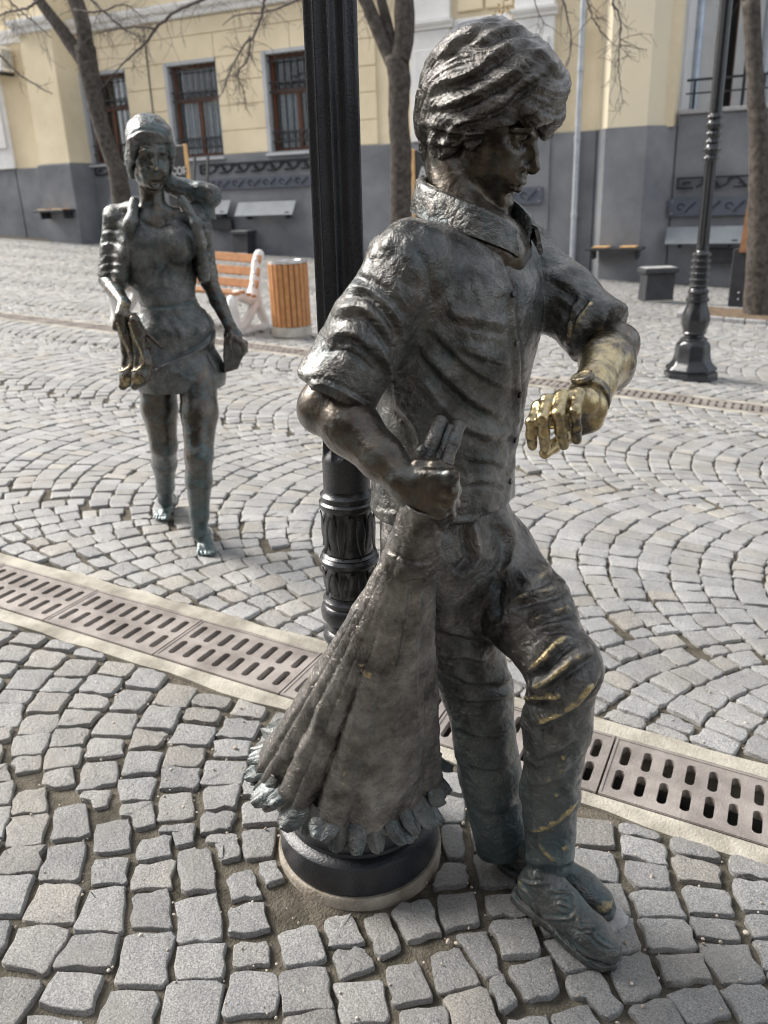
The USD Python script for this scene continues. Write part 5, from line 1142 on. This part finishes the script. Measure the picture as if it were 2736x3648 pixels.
# ================================================================ the bouquet, head down in its pleated paper
bq = thing('bouquet', 'bronze bouquet in pleated paper held upside down by the young man', 'bouquet', at(760, 1760, 1.36))
BO = at(760, 1760, 1.36)
A0, A1, A2 = at(918, 1085, 1.152), at(884, 1205, 1.19), at(757, 1660, 1.375)
def cone_shell(axis, radii, n=200, m=110, pleats=11, amp=.12, scal=.10, tw=.0, flat=.74, th=.0045, grow=1.0):
    """axis, radii: splines from the hand downwards; a pleated paper tube with a scalloped lower edge."""
    S = spline(np.c_[np.array(axis), np.array(radii)], m); P, r = S[:, :3], S[:, 3]; t = np.linspace(0, 1, m)
    T_ = np.gradient(P, axis=0); T_ /= np.linalg.norm(T_, axis=1, keepdims=True)
    e1 = R2 - T_ * (T_ @ R2)[:, None]; e1 /= np.linalg.norm(e1, axis=1, keepdims=True); e2 = np.cross(T_, e1)
    ph = np.linspace(0, 2 * np.pi, n, endpoint=False)
    phw = ph + .25 * np.sin(ph * 2 + 1) + .12 * np.sin(ph * 3)
    fr = (phw * pleats / (2 * np.pi)) % 1; dv = np.minimum(fr, 1 - fr)
    pl = 1 - np.exp(-(dv / .13) ** 1.5) * (.7 + .3 * np.sin(ph * 3 + 2)) - .25 * np.exp(-(np.abs(fr - .40) / .05) ** 2) - .35 * np.abs(fr - .5)
    R_ = r[:, None] * (1 + amp * (t[:, None] ** grow) * (pl[None] - .62)); edge = scal * (np.abs(np.sin(phw * pleats / 2)) ** .7 - .5)
    ext = (t[:, None] ** 6) * edge[None] * (np.linalg.norm(P[-1] - P[0])) * .5
    V = P[:, None] + R_[..., None] * (np.cos(ph)[None, :, None] * e1[:, None] + flat * np.sin(ph)[None, :, None] * e2[:, None]) + ext[..., None] * T_[:, None]
    f = []; i = np.arange(n); j = (i + 1) % n
    for k in range(m - 1): a, b = k * n, (k + 1) * n; f += [np.stack([a + i, b + i, b + j], 1), np.stack([a + i, b + j, a + j], 1)]
    mm_ = trimesh.Trimesh(V.reshape(-1, 3), np.vstack(f), process=False)
    ctr = np.repeat(P, n, 0)
    if ((np.array(mm_.vertex_normals) * (mm_.vertices - ctr)).sum(1)).mean() < 0: mm_.invert()
    return mm_, n, m
def thicken(m, n, rows, th):
    nn = np.array(m.vertex_normals); k = len(m.vertices); V = np.vstack([m.vertices, m.vertices - nn * th]); i = np.arange(n); j = (i + 1) % n; e = (rows - 1) * n
    F_ = [m.faces, m.faces[:, ::-1] + k, np.stack([e + i, e + j, e + j + k], 1), np.stack([e + i, e + j + k, e + i + k], 1), np.stack([i, j + k, j], 1), np.stack([i, i + k, j + k], 1)]
    return trimesh.Trimesh(V, np.vstack(F_), process=False)
def put_shell(name, ax, rad, **k):
    th = k.pop('th', .004); g = k.pop('green', .22); cr = k.pop('cr', .0042); fl = k.pop('folds', [])
    m, n, rows = cone_shell(ax, rad, **k); s = Skin(m, 0, g); Gp = np.array([[1.6, 0, 0], [0, 1.6, 0], [.25, 0, .35]]).T
    s.crumple(cr, 9, 33, Gp); s.noise(.0016, 26, 34); s.noise(.0012, 75, 35); s.crumple(.0022, 24, 36, Gp)
    for f in fl: s.ridge(*f)
    mm_, uv = s.done(wear_crest=.05, green_hollow=.22); m2 = thicken(mm_, n, rows, th); m2.vertices = m2.vertices - BO
    obj(name, m2, 'bronze_paper', bq, uv=np.vstack([uv, uv]))
put_shell('paper_wrap', [A1 * .88 + A0 * .12, A1, A1 * .7 + A2 * .3, A2], [.028, .034, .075, .178], pleats=7, amp=.24, scal=.085, flat=.72,
    folds=[([(770, 1425), (790, 1440), (800, 1470)], .005, 5, 9, .55), ([(850, 1400), (850, 1470), (858, 1500)], .004, 6, 6, .3), ([(700, 1500), (690, 1560), (640, 1640)], .005, 7, 10, .3), ([(760, 1580), (745, 1660), (735, 1740)], .004, 6, 8, .35),
           ([(880, 1250), (860, 1380), (850, 1440)], .005, 5, 9, .25), ([(905, 1250), (895, 1420), (900, 1600)], .005, 6, 9, .2), ([(832, 1205), (860, 1218), (905, 1226), (932, 1222)], -.004, 4, 4, .2)])
put_shell('wrap_sleeve', [A0, A0 * .45 + A1 * .55, A1 + (A1 - A0) * .10], [.028, .035, .0405], pleats=6, amp=.07, scal=.10, flat=.85, n=120, m=50, folds=[([(832, 1190), (850, 1200), (890, 1216), (930, 1215)], .004, 4, 5, .22)])
stems = [([h2(640, 1000, 1.175), h2(700, 850, 1.178), h2(850, 520, 1.19), h2(975, 195, 1.215)],   .0110), ([h2(1000, 1000, 1.175), h2(1060, 860, 1.18), h2(1160, 560, 1.20), h2(1270, 260, 1.225)], .0112), ([h2(820, 1000, 1.18), h2(930, 780, 1.185), h2(1040, 500, 1.20), h2(1110, 300, 1.215)], .0070)]
for p_, r_ in stems:
    m = tube(spline(p_, 40), r_ * (1 + .05 * np.sin(np.arange(40) * .35)), 14); s = Skin(m, .12, .12); s.noise(.0012, 60, 3); put('stem', s, 'bronze', bq, BO)
lfm = tube([h2(620, 820, 1.17), h2(660, 700, 1.172), h2(690, 590, 1.175)], [.004, .009, .003], 8); put('leaf_stub', Skin(lfm, 0, .3), 'bronze', bq, BO)
# crumpled petals crowding out under the paper
prg = np.random.default_rng(12); axd = (A2 - A1) / np.linalg.norm(A2 - A1); e1 = R2 - axd * (axd @ R2); e1 /= np.linalg.norm(e1); e2 = np.cross(axd, e1)
ms = []
def petal(c, out, dn, w, l):
    u = np.linspace(-1, 1, 9); t = np.linspace(0, 1, 9); U, T_ = np.meshgrid(u, t); sd = np.cross(out, dn); sd /= np.linalg.norm(sd); a_ = prg.uniform(.2, .6); ph = prg.uniform(0, 6)
    wid = w * np.sin(np.pi * (.18 + .72 * T_)) ** .6; bow = .35 * w * (1 - U ** 2) + .16 * w * np.sin(U * 5 + ph) * T_ + a_ * w * T_ ** 2
    V = c + (U * wid)[..., None] * sd + (T_ * l)[..., None] * dn + bow[..., None] * out; V = V.reshape(-1, 3); f = []
    for i in range(8):
        for j in range(8): a = i * 9 + j; f += [[a, a + 1, a + 10], [a, a + 10, a + 9]]
    m = trimesh.Trimesh(V, np.array(f), process=False); nn = np.array(m.vertex_normals); k = 81; b = [0]
    V2 = np.vstack([V + nn * .0012, V - nn * .0012]); loop = list(range(9)) + [9 * i + 8 for i in range(1, 9)] + [72 + j for j in range(7, -1, -1)] + [9 * i for i in range(7, 0, -1)]
    lo = np.array(loop); ln = np.roll(lo, -1); return trimesh.Trimesh(V2, np.vstack([m.faces, m.faces[:, ::-1] + k, np.c_[lo, lo + k, ln + k], np.c_[lo, ln + k, ln]]), process=False)
for ring, nn_, rr, dz in ((0, 34, .95, -.030), (1, 28, .84, -.014), (2, 14, .55, -.005), (3, 8, .28, 0)):
    for k in range(nn_):
        a = 2 * np.pi * (k + prg.uniform(-.25, .25)) / nn_; o = np.cos(a) * e1 + .72 * np.sin(a) * e2; o_ = o / np.linalg.norm(o)
        c = A2 + o * .172 * rr + axd * (dz + prg.uniform(-.008, .008)); dn = axd * .8 + o_ * prg.uniform(.2, 1.0); dn /= np.linalg.norm(dn); ms.append(petal(c, np.cross(np.cross(dn, o_), dn), dn, prg.uniform(.017, .030), prg.uniform(.044, .072)))
for k, p in enumerate(ms):
    p.vertices = p.vertices - BO
    obj('petal', p, 'bronze', bq, uv=np.tile([[.03, .45]], (len(p.vertices), 1)))
core = trimesh.creation.icosphere(3, 1.0); core.vertices = (core.vertices[:, :1] * e1 * .150 + core.vertices[:, 1:2] * e2 * .105 + core.vertices[:, 2:] * axd * .035) + A2 - axd * .01
cs = Skin(core, 0, .5); cs.noise(.008, 40, 2); put('flower_mass', cs, 'bronze', bq, BO)
# ================================================================ the barefoot woman
WD = 3.42
wo = onground(400, 1172); WO = wo
wf = .30 * R2 - .954 * F2; wL = .954 * R2 + .30 * F2; WFm = frame(wf, wL, UP)
wm = thing('barefoot_woman_statue', 'bronze statue of a smiling barefoot woman walking with her shoes in one hand', 'statue', WO)
def putw(name, s, mat_, parent=wm, origin=WO, label=None, **kw): return put(name, s, mat_, parent, origin, label, **kw)
W = lambda x, y, d=0.: at(x, y, WD + d)
wz = lambda x, y: (181.9 + .2932 * x, 230.4 + .2932 * y)      # zoom pixels to display pixels
Wz = lambda x, y, d=0.: at(*wz(x, y), WD + d)
fR = onground(345, 1128); fLp = onground(447, 1205)
whd = .40 * R2 - .917 * F2; wpit = math.radians(9); wX = math.cos(wpit) * whd - math.sin(wpit) * UP; wY = np.cross(UP, whd); wZ = np.cross(wX, wY)
rl_ = math.radians(-5); wY, wZ = wY * math.cos(rl_) + wZ * math.sin(rl_), wZ * math.cos(rl_) - wY * math.sin(rl_); WR = frame(wX, wY, wZ); WS = .98
whO = Wz(532, 458, -.13) - WR @ (np.array([.1265, 0, -.036]) * WS)
whp = lambda x, y, z: whO + WR @ (np.array([x, y, z]) * WS)
wneck = W(332, 452); wRs, wLs = W(252, 474, -.01), W(420, 470, .03)
wRe, wRw = W(233, 605, .0), W(268, 655, -.20); wLe, wLw = W(452, 610, .09), W(497, 706, .02)
whipR, whipL = W(334, 800, .02), W(432, 800, .0)
DRf, DLf = fR @ F2, fLp @ F2
wkR, wkL = at(354, 962, (WD + DRf) / 2 - .06), at(430, 985, (WD + DLf) / 2 - .06); waR, waL = at(358, 1078, DRf + .07), at(431, 1150, DLf + .10)
pts_ = np.array([whp(0, 0, .15), wRe, wLw, waR, waL, fR, fLp, W(240, 700, -.3), W(540, 760)])
Wc = Clay(pts_.min(0) - .13, pts_.max(0) + .13, .0058)
head_clay(Wc, whO, WR, WS, True)
Wc.chain([whp(-.025, 0, -.05), wneck, wneck - UP * .05], [.048, .046, .06], .02); Wc.cone(wRs, wLs, .04, .04, .03); Wc.ell(W(332, 480), (.05, .12, .05), WFm, .03); Wc.chain([W(334, 500, .02), W(365, 700, .03), W(383, 790, .02)], [.09, .085, .10], .03)
for sh, el, wr in ((wRs, wRe, wRw), (wLs, wLe, wLw)): Wc.chain([sh, el, el + (wr - el) * .4, wr], [.040, .034, .033, .023], .012)
for hp_, kn, an in ((whipR, wkR, waR), (whipL, wkL, waL)):
    c_ = kn + (an - kn) * .32; Wc.chain([hp_ - (hp_ - W(383, 800, .02)) * .12, hp_ + (kn - hp_) * .5, kn, c_ - wf * .012, kn + (an - kn) * .75, an], [.080, .074, .056, .054, .040, .033], .02); Wc.ell(kn + wf * .03, (.028, .030, .036), WFm, .02)
def foot(an, toe, d):
    sd = np.cross(UP, d); g0 = toe[2]; hl = toe - d * .205; hl[2] = g0 + .024; P_ = lambda x, y, z: toe + d * x + sd * y + UP * z
    Wc.chain([an, an * .4 + hl * .6 + UP * .01, hl], [.031, .028, .026], .015); Wc.chain([hl, P_(-.12, -.004, .024), P_(-.065, 0, .016)], [.025, .022, .017], .015)
    Wc.chain([an + d * .012, P_(-.13, .008, .055), P_(-.08, .008, .030), P_(-.045, .006, .016)], [.030, .025, .021, .014], .015)
    for y in (-.026, -.008, .010, .026): Wc.chain([P_(-.10, y * .7, .026), P_(-.045, y, .013)], [.016, .0125], .008)
    for k in range(5):
        y = .032 - .0165 * k; x = (-.002, .004, -.003, -.011, -.022)[k]; r = (.0115, .0080, .0078, .0074, .0070)[k]; Wc.chain([P_(-.045, y * .92, .013), P_(x - .016, y, .013), P_(x, y * 1.04, r * .85)], [r * 1.05, r * 1.0, r * .92], .002)
foot(waR, fR + UP * .006, (-.10 * R2 - .99 * F2)); foot(waL, fLp + UP * .006, (.25 * R2 - .968 * F2))
# her right hand closed over the shoe heels, her left hand hanging by the bag
Wc.chain([wRw, Wz(275, 1540, -.26)], [.024, .026], .01)
for k in range(4):
    p0 = Wz(235 + k * 18, 1580 + k * 6, -.27 - .0 * k); hand_finger(Wc, [p0, Wz(228 + k * 20, 1630 + k * 5, -.265), Wz(262 + k * 16, 1650 + k * 4, -.24)], .0115, .0095, .004)
hand_finger(Wc, [Wz(300, 1500, -.25), Wz(350, 1560, -.26), Wz(372, 1530, -.25)], .012, .009, .004)
Wc.chain([wLw, Wz(1120, 1690, .01)], [.023, .026], .012)
for k in range(4): hand_finger(Wc, [Wz(1105 + k * 14, 1700 + k * 6, -.02 + k * .022), Wz(1165 + k * 8, 1745, -.02 + k * .024), Wz(1180 + k * 4, 1800, -.015 + k * .024), Wz(1150, 1850, -.01 + k * .02)], .0105, .0085, .004)
hand_finger(Wc, [Wz(1080, 1670, -.02), Wz(1070, 1740, -.03), Wz(1085, 1790, -.03)], .0115, .009, .004)
wb = Skin(Wc.mesh(5), 0, .25); wb.noise(.0006, 40, 4)
zr = np.clip(1 - (wb.V[:, 2] - WO[2]) / .55, 0, 1); wb.v = .26 + .50 * zr
wb.wear(whO + WR @ (np.array([.127, 0, -.036]) * WS), .014, .75); wb.wear(Wz(300, 1480, -.23), .07, .62); wb.wear(Wz(1070, 1600, .02), .05, .5)
for k in range(5): wb.wear(fLp + (.968 * R2 + .25 * F2) * (-.04 + .02 * k), .014, .55)
putw('body', wb, 'bronze_smooth', label='bronze skin, nose and hands worn to gold')
# hair bound by a kerchief whose tails fly out to the right
Hc = Clay(whO - .24, whO + np.array([.42, .30, .22]), .0052); wh_ = lambda c, r, k=.015: Hc.ell(whp(*c), np.array(r) * WS, WR, k)
wh_((-.015, 0, .058), (.104, .088, .088)); wh_((.045, 0, .080), (.056, .070, .040)); wh_((-.06, 0, .0), (.058, .072, .075))
for s in (-1, 1): wh_((.028, s * .068, .020), (.040, .024, .056)); wh_((-.005, s * .074, -.020), (.036, .020, .046)); wh_((-.020, s * .064, -.066), (.028, .020, .034))
Hc.chain([whp(.070, -.050, .066), whp(.060, 0, .104), whp(.066, .052, .060)], [.014, .016, .014], .01)
tail = [whp(-.06, .03, -.055), Wz(630, 570, .06), Wz(740, 610, .07), Wz(850, 640, .06), Wz(930, 660, .05)]
Hc.chain(tail, [.030, .034, .040, .044, .046], .02); Hc.chain([tail[2], Wz(860, 600, .04), Wz(925, 610, .03)], [.02, .024, .020], .012); Hc.chain([tail[3], Wz(900, 780, .05), Wz(935, 860, .06), Wz(960, 950, .07)], [.034, .030, .026, .012], .015)
hw_ = Skin(Hc.mesh(2), 0, .28); qh = (hw_.V - whO) @ WR / WS; an_ = np.arctan2(qh[:, 2] - .0, qh[:, 0] - .03); tl = ((hw_.V - Wz(630, 570, .06)) @ R2) > .0
hw_.D += np.where(tl, 0, .0050 * (np.abs(meshkit.noise(np.c_[np.hypot(qh[:, 0] - .03, qh[:, 2]) * 55, an_ * 1.4, qh[:, 1] * 26], 3) - .5) * 2 - .45))
tb_ = np.vstack([Wz(630, 570), Wz(930, 650)]); td = (tb_[1] - tb_[0]) / np.linalg.norm(tb_[1] - tb_[0]); pz = hw_.V - tb_[0]; along = pz @ td; perp = pz - along[:, None] * td
hw_.D += np.where(tl, .0075 * (np.abs(meshkit.noise(np.c_[perp @ UP * 55, perp @ F2 * 30, along * 4], 6) - .5) * 2 - .4), 0)
hw_.ridge([(262, 330), (280, 300), (310, 285), (345, 290), (358, 310)], .006, 3, 8)
putw('hair', hw_, 'bronze', label='bound bronze hair with kerchief tails flying to the right')
# dress: blouse and wrapped skirt
lo = np.array([W(250, 440, -.2), W(500, 870, -.2), W(250, 870, .25), W(500, 440, .25)]).min(0) - .05; hi = np.array([W(250, 440, -.2), W(500, 870, -.2), W(250, 870, .25), W(500, 440, .25)]).max(0) + .05
Dc = Clay(lo, hi, .0055)
Dc.ell(W(338, 515, .02), (.098, .150, .115), WFm, .03); Dc.ell(W(350, 590, .02), (.092, .132, .13), WFm, .03); Dc.chain([W(360, 640, .02), W(368, 660, .02)], [.105, .105], .03)
for x, y in ((311, 535), (392, 524)): Dc.ell(W(x, y + 4, -.050), (.044, .054, .060), WFm, .07)
Dc.ell(W(376, 720, .02), (.120, .168, .13), WFm, .03); Dc.ell(W(392, 812, .02), (.132, .180, .17), WFm, .03); Dc.ell(W(342, 790, -.02), (.09, .09, .12), WFm, .05)
Dc.half(W(390, 853, -.12), -UP * 1 - R2 * .02, .004)
nk = W(334, 440, -.02); Dc.cone(nk, nk + UP * .12, .075, .085, .008, 'cut'); Dc.ell(W(338, 462, -.09), (.07, .075, .055), WFm, .008, 'cut')
dr = Skin(Dc.mesh(4), 0, .42); dr.crumple(.0042, 10, 44, Gm); dr.noise(.0022, 24, 45)
for pts, a, w, w2, gd in (([wz(*p) for p in ((390, 740), (480, 830), (560, 860), (680, 840), (735, 770))], .006, 2.5, 4, 0), ([wz(*p) for p in ((380, 1460), (500, 1480), (640, 1470), (780, 1440), (870, 1400))], -.008, 3.5, 3.5, 0), ([wz(*p) for p in ((520, 1950), (640, 1880), (780, 1820), (900, 1740), (980, 1620))], .010, 3, 9, .1), ([wz(*p) for p in ((700, 1970), (800, 2010), (920, 1990))], .006, 3, 7, 0),
        ([wz(*p) for p in ((880, 1830), (920, 1900), (960, 2000))], .006, 3, 7, 0), ([wz(*p) for p in ((560, 1290), (600, 1200), (680, 1110))], .005, 4, 7, 0), ([wz(*p) for p in ((760, 1320), (790, 1200), (810, 1100))], .005, 4, 7, 0), ([wz(*p) for p in ((470, 1350), (520, 1250), (540, 1130))], .005, 4, 7, 0), ([wz(*p) for p in ((860, 1450), (900, 1560), (960, 1660))], .007, 4, 8, 0), ([wz(*p) for p in ((640, 1560), (700, 1640), (720, 1740))], .005, 5, 9, 0)):
    dr.ridge(pts, a, w, w2, gd)
dr.wear(Wz(470, 1010, -.15), .022, .42); dr.wear(Wz(780, 985, -.15), .022, .42)
putw('dress', dr, 'bronze', label='bronze blouse and short wrapped skirt', wear_crest=.02, green_hollow=.3)
# open cardigan
Cc = Clay(np.minimum(lo, wRe - .1), np.maximum(hi, wLe + .1), .0055)
for sh, el, e_ in ((wRs, wRe, .98), (wLs, wLe, .97)): Cc.chain([sh + UP * .004, sh + (el - sh) * .5, sh + (el - sh) * e_], [.045, .041, .040], .02)
Cc.chain([wRs + UP * .01, wneck - UP * .045 + R2 * -.06], [.042, .026], .02); Cc.chain([wLs + UP * .01, wneck - UP * .045 + R2 * .06], [.042, .026], .02)
Cc.ell(W(345, 560, .10), (.06, .155, .16), WFm, .03); Cc.chain([Wz(372, 700, -.05), Wz(345, 860, -.09), Wz(310, 1080, -.075), Wz(275, 1250, -.05), Wz(252, 1380, -.03)], [.016, .017, .019, .019, .012], .03); Cc.chain([Wz(300, 900, -.06), Wz(290, 1100, -.04), Wz(262, 1300, -.02)], [.02, .022, .02], .04); Cc.chain([Wz(335, 760, -.02), Wz(300, 1000, .0), Wz(290, 1250, .02)], [.03, .04, .04], .03)
Cc.chain([Wz(720, 690, -.08), Wz(820, 850, -.10), Wz(858, 1000, -.08), Wz(885, 1250, -.03)], [.016, .017, .019, .02], .01); Cc.chain([Wz(870, 900, .0), Wz(885, 1200, .03)], [.035, .035], .03)
for p, d in ((wRs + (wRe - wRs) * .97, wRe - wRs), (wLs + (wLe - wLs) * .96, wLe - wLs)):
    d = d / np.linalg.norm(d); sl, X = Cc._sl(p - .08, p + .08); q = (X[0] - p[0]) * d[0] + (X[1] - p[1]) * d[1] + (X[2] - p[2]) * d[2]; nr = np.sqrt((X[0] - p[0]) ** 2 + (X[1] - p[1]) ** 2 + (X[2] - p[2]) ** 2) - .07; Cc._mix(sl, np.maximum(-q, nr).astype(np.float32), .003, 'cut')
cg = Skin(Cc.mesh(3), 0, .36); cg.crumple(.0045, 15, 51, np.array([[.6, 0, 0], [0, .6, 0], [.3, 0, 1.2]]).T); cg.noise(.002, 30, 52)
for y in (505, 530, 556, 575, 590): cg.ridge([(218, y + 8), (240, y - 3), (262, y + (y % 7) * 2)], .0042, 3.5, 5); cg.ridge([(428, y + 4), (447, y - 4), (462, y + (y % 5) * 3)], .004, 3.5, 5)
putw('cardigan', cg, 'bronze', label='open bronze cardigan with pushed up sleeves', wear_crest=.02, green_hollow=.25)
# --- the pair of heeled shoes she carries
def pump(loc, dx, dd, lab):
    t = thing('heeled_shoe', lab, 'shoe', Wz(loc[0], loc[1], dd)); o = Wz(loc[0], loc[1], dd); q_ = lambda x, y, d=0.: Wz(x + dx, y, dd + d)
    C = Clay(np.minimum(q_(220, 1560), q_(620, 2110)) - .09, np.maximum(q_(220, 1560), q_(620, 2110)) + .09, .0042)
    C.chain([q_(370, 1575, .0), q_(395, 1660, .02), q_(420, 1780, .03), q_(440, 1890, .02), q_(415, 1990, .0), q_(372, 2060, -.02)], [.022, .028, .031, .036, .034, .016], .012)
    C.chain([q_(350, 1600, -.04), q_(362, 1720, -.03), q_(375, 1830, -.03), q_(372, 1900, -.03)], [.014, .020, .026, .022], .006, 'cut')
    s = Skin(C.mesh(2), .10, .15); s.noise(.0010, 60, 2); s.wear(q_(385, 2020, -.04), .045, .70); put('upper', s, 'bronze_smooth', t, o)
    hl = tube([q_(425, 1640, .04), q_(480, 1690, .03), q_(578, 1780, .0)], [.012, .0085, .0075], 10); put('heel', Skin(hl, .45, .05), 'bronze_smooth', t, o)
    rim = tube(spline([q_(330, 1590, -.045), q_(365, 1700, -.055), q_(412, 1800, -.055), q_(432, 1880, -.06), q_(405, 1930, -.065), q_(350, 1950, -.06)], 24), .0042, 6); put('rim', Skin(rim, .62, 0), 'bronze_smooth', t, o)
pump((390, 1700), 0, -.27, 'bronze heeled shoe hanging from the woman\'s hand, toe polished to gold'); pump((300, 1700), -88, -.25, 'darker bronze heeled shoe behind its twin in the woman\'s hand')
# --- her small handbag
hb = thing('handbag', 'small bronze handbag in the barefoot woman\'s lowered hand', 'handbag', Wz(1090, 1850, .06)); HBO = Wz(1090, 1850, .06)
C = Clay(HBO - .17, HBO + .17, .0046); V8 = [Wz(x, y, d) for d in (-.02, .12) for x, y in ((1030, 1690), (1130, 1700), (1185, 1790), (1130, 1930), (1030, 1960))]
hull = tm(m3.Manifold.hull_points(np.array(V8))); hull = hull.subdivide().subdivide().subdivide().subdivide(); s = Skin(hull, .03, .35); s.noise(.006, 14, 6); s.noise(.002, 40, 7); put('bag', s, 'bronze', hb, HBO)
put('handle', Skin(tube(spline([Wz(1040, 1700, .02), Wz(1060, 1640, .02), Wz(1110, 1650, .03), Wz(1130, 1710, .03)], 20), .008, 8), .1, .3), 'bronze', hb, HBO)
